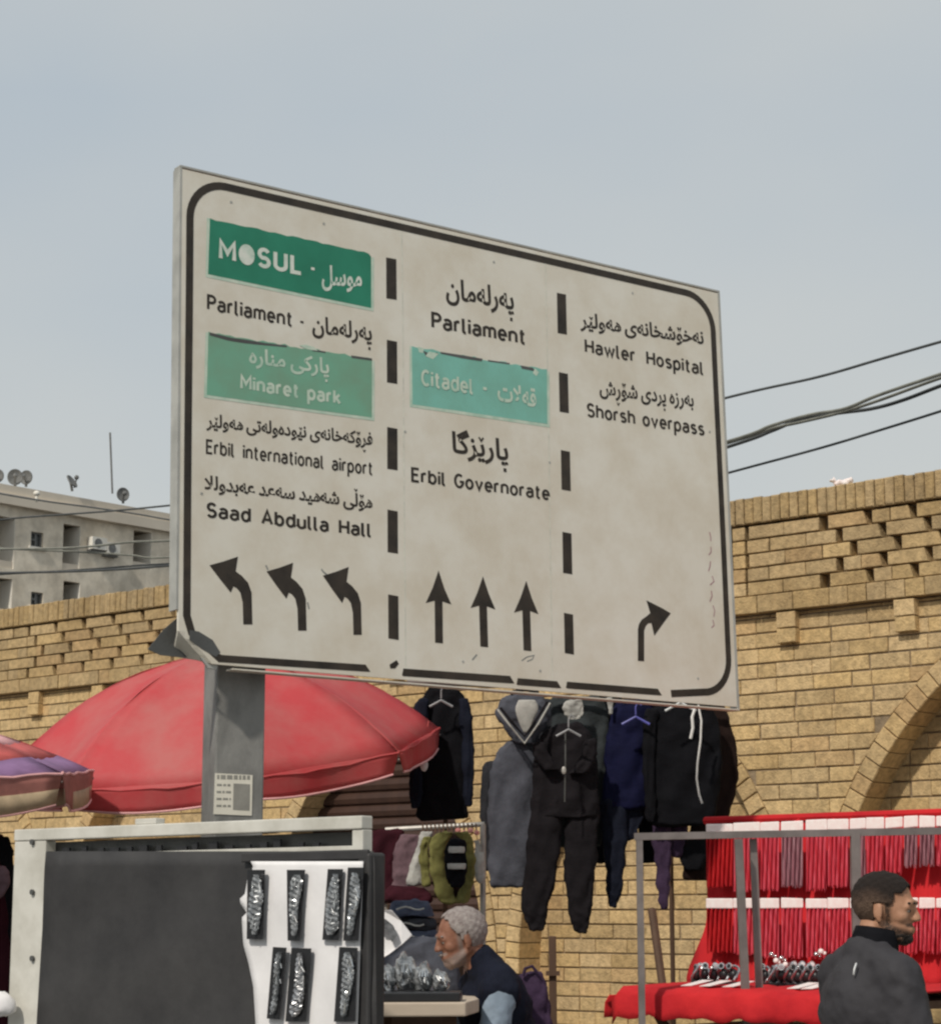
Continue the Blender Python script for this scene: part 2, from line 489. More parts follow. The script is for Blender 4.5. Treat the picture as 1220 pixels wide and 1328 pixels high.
# voussoirs
rest = MB()
for ax in AXES:
    for side in (1, -1):
        cx = ax + side*HC
        amax = math.acos((HC-1.2)/RAD)
        nv = 22
        for i in range(nv):
            a0 = amax*i/nv + .0016; a1 = amax*(i+1)/nv - .0016
            pl = []
            for (rr, aa) in ((RAD, a0), (RE-.004, a0), (RE-.004, a1), (RAD, a1)):
                pl.append((cx - side*rr*math.cos(aa), ZC + rr*math.sin(aa)))
            fr = .008 + random.uniform(-.003, .003)
            t = tinted(1.0)
            m = MB(); nvs = 4
            cen = (sum(p[0] for p in pl)/4, sum(p[1] for p in pl)/4)
            ins = [(p[0] + (cen[0]-p[0])*.09, p[1] + (cen[1]-p[1])*.09) for p in pl]
            vs = [W(p[0], NICHE-.04, p[1]) for p in pl] + [W(p[0], fr-.006, p[1]) for p in pl] + [W(p[0], fr, p[1]) for p in ins]
            m.add(vs, [(0,1,5,4),(1,2,6,5),(2,3,7,6),(3,0,4,7),(4,5,9,8),(5,6,10,9),(6,7,11,10),(7,4,8,11),(8,9,10,11)], t)
            q = proj(W(cen[0], 0, cen[1]))
            if q and 915 < q[0] < 1230 and 700 < q[1] < 1065: wp(m, 'arch_brick', 'brick')
            else: rest.add(m.v, m.f, t)
    # the straight jambs under the spring line
    for (z0, z1) in rows:
        if z0 > ZC - .01: continue
        z1 = min(z1, ZC)
        h = HC - RAD
        for sgn in (1, -1):
            a_, b_ = sorted((ax + sgn*(h-.125), ax + sgn*h))
            t = tinted(); m = brick_mb(a_+.003, b_-.001, z0+J/2, z1-J/2, .004, depth=.25, tint=t)
            rest.add(m.v, m.f, t)
wp(rest, 'arch_rings', 'brick', kind='stuff')
# mortar body: pier faces, niche backs, parapet, top and rear
m = MB(); st = .06; z = 0
FR = -.012
while z < APEX + .09:
    z1 = z + st
    for ax in AXES:
        h0 = min(half(z, RAD+.05), 1.2); h1 = min(half(z1, RAD+.05), 1.2)
        m.add([W(ax-h0, FR, z), W(ax+h0, FR, z), W(ax+h1, FR, z1), W(ax-h1, FR, z1)], [(0,1,2,3)])
    z = z1
m.add([W(S0, FR, z), W(S1+1, FR, z), W(S1+1, FR, 3.5), W(S0, FR, 3.5)], [(0,1,2,3)])
m.add([W(S0, NICHE-.012, 0), W(S1+1, NICHE-.012, 0), W(S1+1, NICHE-.012, APEX+.1), W(S0, NICHE-.012, APEX+.1)], [(0,1,2,3)])
m.add([W(S0, NICHE-.012, APEX+.1), W(S1+1, NICHE-.012, APEX+.1), W(S1+1, FR, APEX+.1), W(S0, FR, APEX+.1)], [(0,1,2,3)])
def wbox(m, s0, s1, o0, o1, z0, z1):
    m.add([W(s0,o1,z0),W(s1,o1,z0),W(s1,o0,z0),W(s0,o0,z0),W(s0,o1,z1),W(s1,o1,z1),W(s1,o0,z1),W(s0,o0,z1)],
          [(0,3,2,1),(4,5,6,7),(0,1,5,4),(1,2,6,5),(2,3,7,6),(3,0,4,7)])
wbox(m, S0, -1.50, -.30, -.035, 3.44, 4.002)
wbox(m, -1.50, -1.44, -.30, -.07, 3.44, 4.001)
wbox(m, -1.44, S1+1, -.30, -.035, 3.44, 4.003)
wbox(m, S0, S1+1, -.30, .05, 4.003, 4.135)
wbox(m, S0+.001, S1+.999, -.5, -.2351, 0, 4.0)
wp(m, 'mortar_bed', 'mortar', fix=False)
# added dark brown slats: shade over this arch's brick put into the colour
m0 = thing('shaded_arch_infill', 'added dark brown slats standing in for shade in the arch behind the red umbrella', 'shaded_brick', W(-4.6, -.2, 0))
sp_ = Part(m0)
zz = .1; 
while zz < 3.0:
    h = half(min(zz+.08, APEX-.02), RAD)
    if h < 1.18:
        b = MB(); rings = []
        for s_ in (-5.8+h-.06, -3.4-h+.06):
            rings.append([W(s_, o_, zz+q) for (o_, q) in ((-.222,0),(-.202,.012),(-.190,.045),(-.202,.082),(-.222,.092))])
        b.loft(rings); sp_(b, 'slat', 'shaded_brick')
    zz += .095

# ---------------------------------------------------------------- overhead cables
def spline(pts, n=8):
    o = []; k = len(pts)
    for i in range(k-1):
        p0 = Vector(pts[max(i-1,0)]); p1 = Vector(pts[i]); p2 = Vector(pts[i+1]); p3 = Vector(pts[min(i+2,k-1)])
        for j in range(n):
            t = j/n
            o.append(.5*((2*p1)+(p2-p0)*t+(2*p0-5*p1+4*p2-p3)*t*t+(3*p1-p0-3*p2+p3)*t*t*t))
    o.append(Vector(pts[-1])); return o
CDEP = lambda x: 24 + (1300 - x) * .012
def cable(pts, r, label, m='cable_grey', dd=0):
    q = spline([(x, y, 0) for x, y in pts], 10)
    w = [P(a.x, a.y, CDEP(a.x)+dd) for a in q]
    mid = w[len(w)//2]
    b = MB(); b.tube(w, r, 6); b.v = [v - mid for v in b.v]
    o = b.build('overhead_cable', m); o.location = mid
    tag(o, label, 'cable', 'overhead cables crossing behind the sign')
cable([(1290,424),(1220,443),(1140,466),(1060,489),(945,515),(700,580),(450,632),(225,655),(140,663),(20,672),(-60,682)], .018, 'highest of the cables leaving the right edge of the sign, thin and single')
cable([(1290,462),(1220,485),(1140,512),(1095,530),(1050,538),(1000,552),(945,572),(700,640),(450,690),(225,701),(170,703),(100,710),(0,712),(-60,709)], .022, 'upper strand of the twisted bundle, running clear on top near the right edge', 'cable_pale')
cable([(1290,470),(1220,490),(1140,519),(1090,535),(1040,547),(1000,556),(945,574),(700,645),(450,697),(225,722),(170,720),(110,716),(0,711),(-60,706)], .020, 'middle strand of the twisted cable bundle right of the sign', 'cable_pale', .15)
cable([(1290,474),(1220,500),(1170,519),(1130,530),(1085,536),(1040,543),(1000,559),(945,579),(700,655),(450,712),(225,733),(120,740),(0,743),(-60,743)], .024, 'lowest dark strand of the twisted cable bundle, dipping below the others at right', 'cable_grey', .3)
cable([(1290,510),(1220,533),(1140,558),(1060,582),(945,613),(700,680),(450,725),(225,731),(120,738),(0,745),(-60,749)], .017, 'lowest single cable between the bundle and the brick parapet', 'cable_grey', .5)
cable([(-60,628),(0,640),(60,650),(120,658),(180,667),(240,677),(420,700),(700,715),(900,705)], .022, 'cable sloping down along the roof edge of the concrete block', 'cable_grey', 8)

# ---------------------------------------------------------------- concrete block far behind
bx = thing('concrete_building', 'unfinished grey concrete block with small windows and recessed bays behind the left wall', 'building')
BD = Vector((.662, .749, 0)); BN = Vector((.749, -.662, 0)); BO = P(0, 628, 100); BO.z = 0
def BW(s, off, z): return BO + BD*s + BN*off + Vector((0,0,z))
def onb(x, y, off=0):
    d = ray(x, y); o = BO + BN*off
    t = o.dot(BN) / (d.x*BN.x + d.y*BN.y); p = d*t
    return (p-o).dot(BD), p.z + EYE
bx.location = BW(5, -6, 0); bpart = Part(bx)
def bbox(m, s0, s1, o0, o1, z0, z1):
    m.add([BW(s0,o0,z0),BW(s1,o0,z0),BW(s1,o1,z0),BW(s0,o1,z0),BW(s0,o0,z1),BW(s1,o0,z1),BW(s1,o1,z1),BW(s0,o1,z1)],
          [(0,3,2,1),(4,5,6,7),(0,1,5,4),(1,2,6,5),(2,3,7,6),(3,0,4,7)])
ROOF = onb(0, 628)[1]
# front wall made of panels around the openings
def span(x0, y0, x1, y1):
    s0, z1 = onb(x0, y0); s1, z0 = onb(x1, y1); return s0, s1, z0, z1
OPEN = [('window', (41,689,56,711)), ('window', (41,767,56,787)), ('recess', (83,679,103,742)), ('recess', (83,753,103,800)), ('recess', (-30,664,18,738)), ('recess', (-30,745,15,800)), ('recess', (174,687,196,740))]
ops = [(k, *span(*b)) for k, b in OPEN]
zs = sorted({0, ROOF-.9} | {o[3] for o in ops} | {o[4] for o in ops})
m = MB(); END = onb(175, 700)[0] + 4.0
zs = [q for q in zs if q <= ROOF - .9]
S_B = -14
for z0, z1 in zip(zs[:-1], zs[1:]):
    zc = (z0+z1)/2
    cut = sorted((max(o[1], S_B), o[2]) for o in ops if o[3] < zc < o[4])
    s = S_B
    for c in cut:
        if c[0] > s: bbox(m, s, c[0], -.3, 0, z0, z1)
        s = max(s, c[1])
    if s < END: bbox(m, s, END, -.3, 0, z0, z1)
bpart(m, 'wall', 'concrete_block')
m = MB(); bbox(m, S_B, END, -14, -1.8, 0, ROOF-.95); bpart(m, 'inner_wall', 'concrete')
m = MB(); bbox(m, S_B-.4, END+.6, -14.4, .35, ROOF-.95, ROOF-.45); bbox(m, S_B-.4, END+9, -14.4, .2, ROOF-.45, ROOF); bpart(m, 'roof', 'concrete')
m = MB(); bbox(m, END, END+12, -12, -.9, 0, ROOF-.96); bpart(m, 'side_wing', 'concrete')
for k, s0, s1, z0, z1 in ops:
    if k == 'window':
        f = MB()
        for q in ((s0,s0+.08,z0,z1),(s1-.08,s1,z0,z1),(s0+.08,s1-.08,z0,z0+.08),(s0+.08,s1-.08,z1-.08,z1),((s0+s1)/2-.04,(s0+s1)/2+.04,z0+.08,z1-.08),(s0+.08,(s0+s1)/2-.04,(z0+z1)/2-.04,(z0+z1)/2+.04)):
            bbox(f, q[0], q[1], -.22, -.12, q[2], q[3])
        fo = bpart(f, 'window', 'dish_grey')
        pn = MB(); bbox(pn, s0, s1, -.24, -.23, z0, z1); bpart(pn, 'pane', 'glass_dark', fo)
        si = MB(); bbox(si, s0-.15, s1+.15, -.02, .12, z0-.15, z0); bpart(si, 'sill', 'concrete_light', fo)
    else:
        f = MB(); bbox(f, s1-.02, s1+.3, -1.79, -.01, z0, z1+.001); bpart(f, 'reveal', 'concrete_light')
        f = MB(); bbox(f, max(s0, S_B), s1, -1.2, -.05, z0-.02, z0+.35); bpart(f, 'balcony_slab', 'concrete')
for (x, y, w, h, lb) in ((128,705,.9,.6,'air conditioner between the two tall bays of the concrete block'),(146,712,.8,.6,'second air conditioner between the tall bays, lower right of the other')):
    s_, z_ = onb(x, y, .3); t_ = thing('air_conditioner', lb, 'air conditioner', BW(s_, .3, z_), 'air conditioners on the concrete block'); q_ = Part(t_)
    f = MB(); bbox(f, s_-w/2, s_+w/2, .05, .42, z_-h/2, z_+h/2); q_(f, 'casing', 'concrete_light')
    f = MB(); f.tube([BW(s_-.1, .42, z_), BW(s_-.1, .45, z_)], h*.38, 14); q_(f, 'fan_grille', 'dish_grey')
    f = MB(); bbox(f, s_-w/2, s_+w/2, .0, .3, z_-h/2-.08, z_-h/2-.02); q_(f, 'bracket', 'dish_grey')
def dish(x, y, r, az, el, label, D=103):
    r *= .86; c = P(x, y, D); t = thing('satellite_dish', label, 'satellite dish', (c.x, c.y, c.z - r*1.3), 'satellite dishes on the concrete roof')
    p = Part(t); Mx = Matrix.Rotation(az, 3, 'Z') @ Matrix.Rotation(el, 3, 'X')
    b = MB(); vs = []; fs = []; n = 20
    for i in range(6):
        q = i/5
        for j in range(n):
            a = 2*math.pi*j/n
            vs.append(c + Mx @ Vector((r*q*math.cos(a), (1-q*q)*r*.28, r*1.08*q*math.sin(a))))
    for i in range(5):
        for j in range(n): fs.append((i*n+j, i*n+(j+1) % n, (i+1)*n+(j+1) % n, (i+1)*n+j))
    b.add(vs, fs); p(b, 'reflector', 'dish_grey', solid=.06)
    b = MB(); b.tube([c + Mx @ Vector((0,.3*r,0)), (c.x, c.y+.3*r, c.z-r*1.4)], .07, 6); p(b, 'mast', 'dish_grey')
    b = MB(); b.tube([c + Mx @ Vector((0,.1,-r)), c + Mx @ Vector((0,-r*.8,-r*.1))], .04, 5); b.ell(c + Mx @ Vector((0,-r*.85,0)), (.12,.12,.12), 8, 6); p(b, 'feed_arm', 'dish_grey')
dish(20, 618.5, .42, R(14), 0, 'round grey satellite dish, left of the touching pair on the concrete roof', 102)
dish(34, 619, .38, R(-12), 0, 'round grey satellite dish, right of the touching pair on the concrete roof', 104)
dish(-3, 617, .36, 0, 0, 'satellite dish cut by the left edge of the photo', 103)
dish(94, 624, .40, R(70), R(-35), 'satellite dish seen edge on, tilted up, in the middle of the roof', 103)
dish(160, 641, .36, R(25), 0, 'lone round satellite dish at the right end of the roof beside the mast', 103)
c = P(146, 640, 103); b = MB(); b.tube([c, P(143, 561, 103)], .05, 5)
b.v = [v - c for v in b.v]; o = b.build('antenna_mast', 'dish_grey'); o.location = c; tag(o, 'tall thin antenna mast standing on the concrete roof', 'antenna')
# small lamp on the roof edge
c = P(48, 640, 99); b = MB(); b.ell((0,0,0), (.16,.16,.13), 10, 8); b.box((-.05,-.05,-.4), (.05,.05,-.1)); o = b.build('roof_lamp', 'concrete_light', smooth=True); o.location = c
tag(o, 'small white lamp on the roof edge of the concrete block', 'lamp')

# ---------------------------------------------------------------- road sign
ST = Vector((-1.15837, 8.29289, 4.54867))
SM = Matrix(((0.80438994, -0.59374875, -0.02047575), (0.59408893, 0.80366879, 0.03427563), (-0.00389539, -0.03973539, 0.99920264)))
SW, SH = 2.918, 2.0
def uv(x, y):
    d = SM.transposed() @ ray(x, y); o = SM.transposed() @ (Vector((0,0,EYE)) - ST)
    t = -o.y / d.y; q = o + d*t
    return q.x, q.z
sign = thing('road_sign', 'large white direction sign with black arrows and green panels on a thick grey pole', 'road sign', ST)
sign.rotation_euler = SM.to_euler()
def bend(u, n, v):                                       # the lower left corner is crumpled backwards
    if -.02 < n < 0: n *= .3                             # films lie a fraction of a millimetre proud
    n += .0015*math.sin(u*2.3+1) + .001*math.sin(v*4+u)
    d = (-(u-.0)*.62 - (v+1.885)*.785)
    if d > 0:
        n += d*1.15 + .02*math.sin(u*40)*min(1, d*20); u += d*.42; v += d*.50
    return Vector((u, n, v))
def sbuild(mb, name, m, parent=sign, **k): return mb.build(name, m, parent, **k)
# face: closed thin box with a fine front grid
m = MB(); NU, NV = 98, 68; th = .03
vs = []; fs = []
for j in range(NV+1):
    for i in range(NU+1): vs.append(bend(SW*i/NU, 0, -SH*j/NV))
for j in range(NV+1):
    for i in range(NU+1): vs.append(bend(SW*i/NU, .012, -SH*j/NV))
K = (NU+1)*(NV+1)
for j in range(NV):
    for i in range(NU):
        a = j*(NU+1)+i
        fs.append((a, a+NU+1, a+NU+2, a+1)); fs.append((K+a, K+a+1, K+a+NU+2, K+a+NU+1))
ed = [j*(NU+1) for j in range(NV+1)] + [NV*(NU+1)+i for i in range(1, NU+1)] + [j*(NU+1)+NU for j in range(NV-1, -1, -1)] + [i for i in range(NU-1, 0, -1)]
for q in range(len(ed)):
    a = ed[q]; b = ed[(q+1) % len(ed)]; fs.append((a, K+a, K+b, b))
m.add(vs, fs); sbuild(m, 'face_sheet', 'sign_face', smooth=False)
# folded metal edge strips and the rails behind
m = MB(); n_ = 40
def strip(m, pts, w, t):
    for a, b in zip(pts[:-1], pts[1:]): m.bar(a, b, w, t, upv=(0,1,0))
m.box((-.010, .0005, -1.80), (-.0005, .058, .006)); sbuild(m, 'edge_strip', 'sign_edge')
m = MB(); m.box((SW+.0005, 0, -SH-.01), (SW+.014, .05, .004)); sbuild(m, 'edge_strip', 'sign_edge')
m = MB(); m.box((-.010, .0005, .0065), (SW+.014, .05, .015)); sbuild(m, 'edge_strip', 'sign_edge')
m = MB(); m.box((.24, 0, -SH-.016), (SW+.014, .05, -SH-.0105)); sbuild(m, 'edge_strip', 'sign_face')
for v in (-.35, -1.0, -1.7):
    m = MB(); m.box((.1, .06, v-.04), (SW-.1, .11, v+.04)); sbuild(m, 'rail', 'steel_grey')
# bent corner flap
m = MB(); q = [uv(242, 798), uv(226, 812), uv(206, 838), uv(222, 846), uv(252, 850), uv(262, 842)]
m.prism(q, lambda a, b: Vector((a, .07+.1*max(0,.06-a), b)), lambda a, b: Vector((a, .075+.1*max(0,.06-a), b)))
sbuild(m, 'bent_flap', 'steel_grey')
m = MB(); q = [uv(246, 817), uv(258, 819), uv(276, 830), uv(286, 846), uv(280, 852), uv(262, 842), uv(246, 830)]
m.prism(q, lambda a, b: bend(a, -.004, b), lambda a, b: bend(a, -.0015, b)); sbuild(m, 'scraped_patch', 'steel_grey')
m = MB(); q = [uv(262, 852), uv(285, 858), uv(283, 868), uv(272, 866)]
m.prism(q, lambda a, b: Vector((a, .01, b)), lambda a, b: Vector((a, .02, b))); sbuild(m, 'torn_corner', 'sign_edge')
zc_ = [0]
def ribbon(mb, pts, w, n0=-.003, closed=False, tf=lambda a, b: (a, b), raw=False):
    """flat stroke of width w through 2d points, mitred; each stroke lies a hair above the last"""
    k = len(pts); L = []; Rr = []
    for i in range(k):
        if closed: a = pts[i-1]; c = pts[(i+1) % k]
        else: a = pts[max(i-1, 0)]; c = pts[min(i+1, k-1)]
        p = pts[i]
        d0 = (p[0]-a[0], p[1]-a[1]); d1 = (c[0]-p[0], c[1]-p[1])
        l0 = math.hypot(*d0) or 1; l1 = math.hypot(*d1) or 1
        if (i == 0 and not closed): d0 = d1; l0 = l1
        if (i == k-1 and not closed): d1 = d0; l1 = l0
        nx = -(d0[1]/l0 + d1[1]/l1); ny = (d0[0]/l0 + d1[0]/l1); l = math.hypot(nx, ny) or 1
        nx /= l; ny /= l
        cs = max(.5, nx*(-d0[1]/l0) + ny*(d0[0]/l0))
        h = w/2/cs
        L.append((p[0]+nx*h, p[1]+ny*h)); Rr.append((p[0]-nx*h, p[1]-ny*h))
    zc_[0] += 1; n = n0 - .00012*(zc_[0] % 12)
    vs = []
    for a, b in zip(L, Rr):
        q = tf(*a); vs.append(Vector((q[0], n, q[1])) if raw else bend(q[0], n, q[1])); q = tf(*b); vs.append(Vector((q[0], n, q[1])) if raw else bend(q[0], n, q[1]))
    fs = [(2*i, 2*i+1, 2*i+3, 2*i+2) for i in range(k-1)]
    if closed: fs.append((2*k-2, 2*k-1, 1, 0))
    mb.add(vs, fs)
def flat(mb, pts, n0=-.003, t=.0025):
    mb.prism(pts, lambda a, b: bend(a, n0, b), lambda a, b: bend(a, n0+t, b))
# border line
RC, IN, BW_ = .165, .036, .033
def rrpath():
    p = []
    x0, x1, y0, y1 = IN, SW-.040, -.034, -SH+.055
    for (cx, cy, a0) in ((x0+RC, y0-RC, 180), (x1-RC, y0-RC, 90), (x1-RC, y1+RC, 0)):
        p.append([(cx+RC*math.cos(R(a0-a)), cy+RC*math.sin(R(a0-a))) for a in range(0, 91, 9)])
    return p, x0, x1, y0, y1
pc, bx0, bx1, by0, by1 = rrpath()
def dens(a, b, st=.05):
    k = max(1, int(math.dist(a, b)/st)); return [(a[0]+(b[0]-a[0])*i/k, a[1]+(b[1]-a[1])*i/k) for i in range(k+1)]
m = MB()
pts = [uv(476, 868.5), ] 
left = [uv(286, 854), uv(264, 848)] + [(bx0+.065, -1.925), (bx0+.022, -1.885), (bx0, -1.82)]
path = left + dens((bx0, -1.75), (bx0, by0-RC))[0:] + pc[0][1:] + dens(pc[0][-1], pc[1][0])[1:] + pc[1][1:] + dens(pc[1][-1], pc[2][0])[1:] + pc[2][1:] + dens(pc[2][-1], uv(870, 899.5))[1:]
ribbon(m, path, BW_); sbuild(m, 'border_line', 'sign_ink')
for (xa, ya, xb, yb, w) in ((286, 854, 474, 866.5, .029), (523, 872, 661, 881.5, .032), (671, 884, 722, 888, .030), (735, 888.5, 853, 897.5, .030)):
    m = MB(); A = uv(xa, ya); B = uv(xb, yb)
    q = dens(A, B); dx = B[0]-A[0]; dy = B[1]-A[1]; l = math.hypot(dx, dy); nx, ny = -dy/l*w/2, dx/l*w/2
    e = .025
    top = [(p[0]+nx, p[1]+ny) for p in q]; bot = [(p[0]-nx, p[1]-ny) for p in q]
    poly = [(A[0]-e*.3, A[1]-ny*.8)] + [(p[0]-nx + (random.uniform(-.002,.002)), p[1]-ny) for p in q] + [(B[0]+e*.9, B[1]-ny*.9)] + top[::-1]
    flat(m, poly); sbuild(m, 'border_line', 'sign_ink')
m = MB(); flat(m, [uv(*q) for q in ((505,862),(514,856),(517,861),(512,867),(506,867))]); sbuild(m, 'border_scrap', 'sign_ink')
# white lower lip of the sign
# lane dashes
for (x, y0, y1) in ((507.3,335,388),(508,442,497),(508.6,555,609),(509.2,662,717),(510,772,829)):
    m = MB(); flat(m, [uv(x-6.6,y0-1.2), uv(x+6.4,y0+1.2), uv(x+6.8,y1+1), uv(x-6.4,y1-1)]); sbuild(m, 'lane_dash', 'sign_ink')
for (x, y0, y1) in ((728,381,433),(730.3,484,535),(732.8,585,636),(735,691,744),(737.2,796,848)):
    m = MB(); flat(m, [uv(x-6.2,y0-1.3), uv(x+5.4,y0+1), uv(x+6.6,y1+1), uv(x-5.2,y1-1)]); sbuild(m, 'lane_dash', 'sign_ink')
def poly_px(pts, name, mt, parent=sign, n0=-.003):
    m = MB(); flat(m, [uv(*q) for q in pts], n0); return sbuild(m, name, mt, parent)
base = [(272,733),(290,728),(309,721.5),(306,741),(314,747),(322,756),(326.5,769),(327.5,811),(315.8,811),(315,782),(312,769),(307,763),(303,761),(299.5,769),(286,752)]
for (dx, dy, cx) in ((0,0,0),(74,8,0),(147,13.5,0)):
    k = 1.0 if dx == 0 else (.93 if dx == 74 else .90)
    poly_px([(272+dx+(x-272)*k, 733+dy+(y-733)*.985) for x, y in base], 'arrow', 'sign_ink')
for (tx, ty, bx_, by_, hw) in ((568.5,740,569,834,16.5),(626,747.5,627.5,839,16),(682,753.5,683.5,844,15.8)):
    hy = ty + (43 if tx < 600 else 42)
    w = 5
    poly_px([(tx,ty),(tx+hw*.45,hy-20),(tx+hw,hy+1),(tx+w,hy-3),(bx_+w,by_+.5),(bx_-w,by_-.5),(tx-w,hy-4),(tx-hw,hy-1),(tx-hw*.45,hy-21)], 'arrow', 'sign_ink')
poly_px([(869.5,795.3),(859,789),(838,778.5),(843,795),(838.5,799),(832,803.5),(828.3,809.5),(827,816),(827,857),(835,857.5),(835,818),(837,812),(840,808.5),(844.5,808),(848.3,824.5),(860,808)], 'arrow', 'sign_ink')
# green panels with worn upper edges
def ragged(q, nsub, amp, sides):
    o = []
    for i in range(4):
        a = q[i]; b = q[(i+1) % 4]
        if i in sides:
            for k in range(nsub):
                t = k/nsub; o.append((a[0]+(b[0]-a[0])*t, a[1]+(b[1]-a[1])*t + (random.uniform(-amp*.3, amp) if k else 0)))
        else: o.append(a)
    return o
pan1 = poly_px(ragged([(272.5,283),(472,326.5),(481,399.5),(270,355.5)], 26, 1.6, (0,))[:26] + [(472,326.5),(478,329),(481,333),(481,399.5),(270,355.5)], 'green_panel', 'sign_green', n0=-.004)
pan2 = poly_px(ragged([(270.5,430),(482,465),(482,541.5),(268.5,512)], 30, 2.6, (0,)), 'green_panel', 'sign_faded_green', n0=-.004)
pan3 = poly_px(ragged([(533.5,449),(708.5,479),(709,550),(534.5,524.5)], 26, 2.6, (0,)), 'green_panel', 'sign_faded_teal', n0=-.004)
# pale margins showing round the panels
def edge_film(px, w, parent):
    m = MB(); ribbon(m, [uv(*q) for q in px], w, -.0025); return sbuild(m, 'film_edge', 'sign_pale_ink', parent)
edge_film([(270.5,283),(269,357.5),(375,379.5),(482.5,401.5),(483,334)], .014, pan1)
edge_film([(269,431),(267,513.5),(375,528.5),(483.5,543.5),(483.5,468)], .014, pan2)
edge_film([(532.5,449),(533,526),(620,539),(710.5,552.5),(710,482)], .014, pan3)
for par, pts in ((pan2, [[(272,431),(300,438),(322,441),(345,445),(372,448),(372,450.5),(343,448),(318,445.5),(296,442),(272,435)],[(455,461),(482,465),(482,468),(456,464.5)],[(405,453),(422,456),(422,458),(405,455.5)]]),
                 (pan3, [[(570,456.5),(600,461),(625,465.5),(624,469),(598,465),(571,459)],[(674,474),(690,477),(694,482),(676,478.5)],[(548,455),(560,460),(566,457),(568,460),(552,463)],[(632,467),(660,471),(660,473),(632,469)]])):
    for q in pts:
        m = MB(); flat(m, [uv(*p) for p in q], -.0052, .001); sbuild(m, 'torn_film', 'steel_grey', par)
for q in ([(551,462),(556,456),(568,459),(561,466)], [(690,484),(693,478),(698,483),(695,488)], [(541,450),(549,452),(548,458),(543,457)]):
    m = MB(); flat(m, [uv(*p) for p in q], -.0055, .001); sbuild(m, 'bare_patch', 'sign_pale_ink', pan3)
m = MB(); flat(m, [uv(*p) for p in ((388,448),(396,447),(407,450),(412,455),(398,453))], -.0055, .001); sbuild(m, 'bare_patch', 'sign_pale_ink', pan2)
# sheet seams
for (xa, ya, xb, yb) in ((521, 288, 526, 868), (707, 335, 716, 884)):
    m = MB(); ribbon(m, dens(uv(xa, ya), uv(xb, yb), .1), .0035, -.0012); sbuild(m, 'seam', 'peeled_film')
for x_, y_ in ((300,262),(420,290),(640,340),(820,380),(262,640),(700,870),(600,858),(920,560),(905,880),(525,560),(712,600)):
    m = MB(); q = uv(x_, y_); m.prism([(q[0]+.006*math.cos(a), q[1]+.006*math.sin(a)) for a in [2*math.pi*i/10 for i in range(10)]], lambda a, b: bend(a, -.004, b), lambda a, b: bend(a, 0, b)); sbuild(m, 'rivet', 'sign_edge')
# pale scribbles near the right edge
m = MB()
for i in range(7):
    y = 690 + i*19; x = 921 + i*.6 + random.uniform(-1.5, 1.5)
    ribbon(m, [uv(x, y), uv(x+random.uniform(-2,3), y+7), uv(x+random.uniform(-3,2), y+random.uniform(10,15))], .005, -.0015)
sbuild(m, 'scribble', 'mauve_plastic')
m = MB(); ribbon(m, [uv(676,857), uv(683,852), uv(692,850), uv(690,855), uv(683,858)], .005, -.0015); sbuild(m, 'scratch', 'scuff')
for q in ([(417,738),(420,742),(425,746)], [(345,733),(348,739)], [(612,856),(618,849)], [(399,781),(401,790)]):
    m = MB(); ribbon(m, [uv(*p) for p in q], .007, -.0015); sbuild(m, 'scratch', 'scuff')

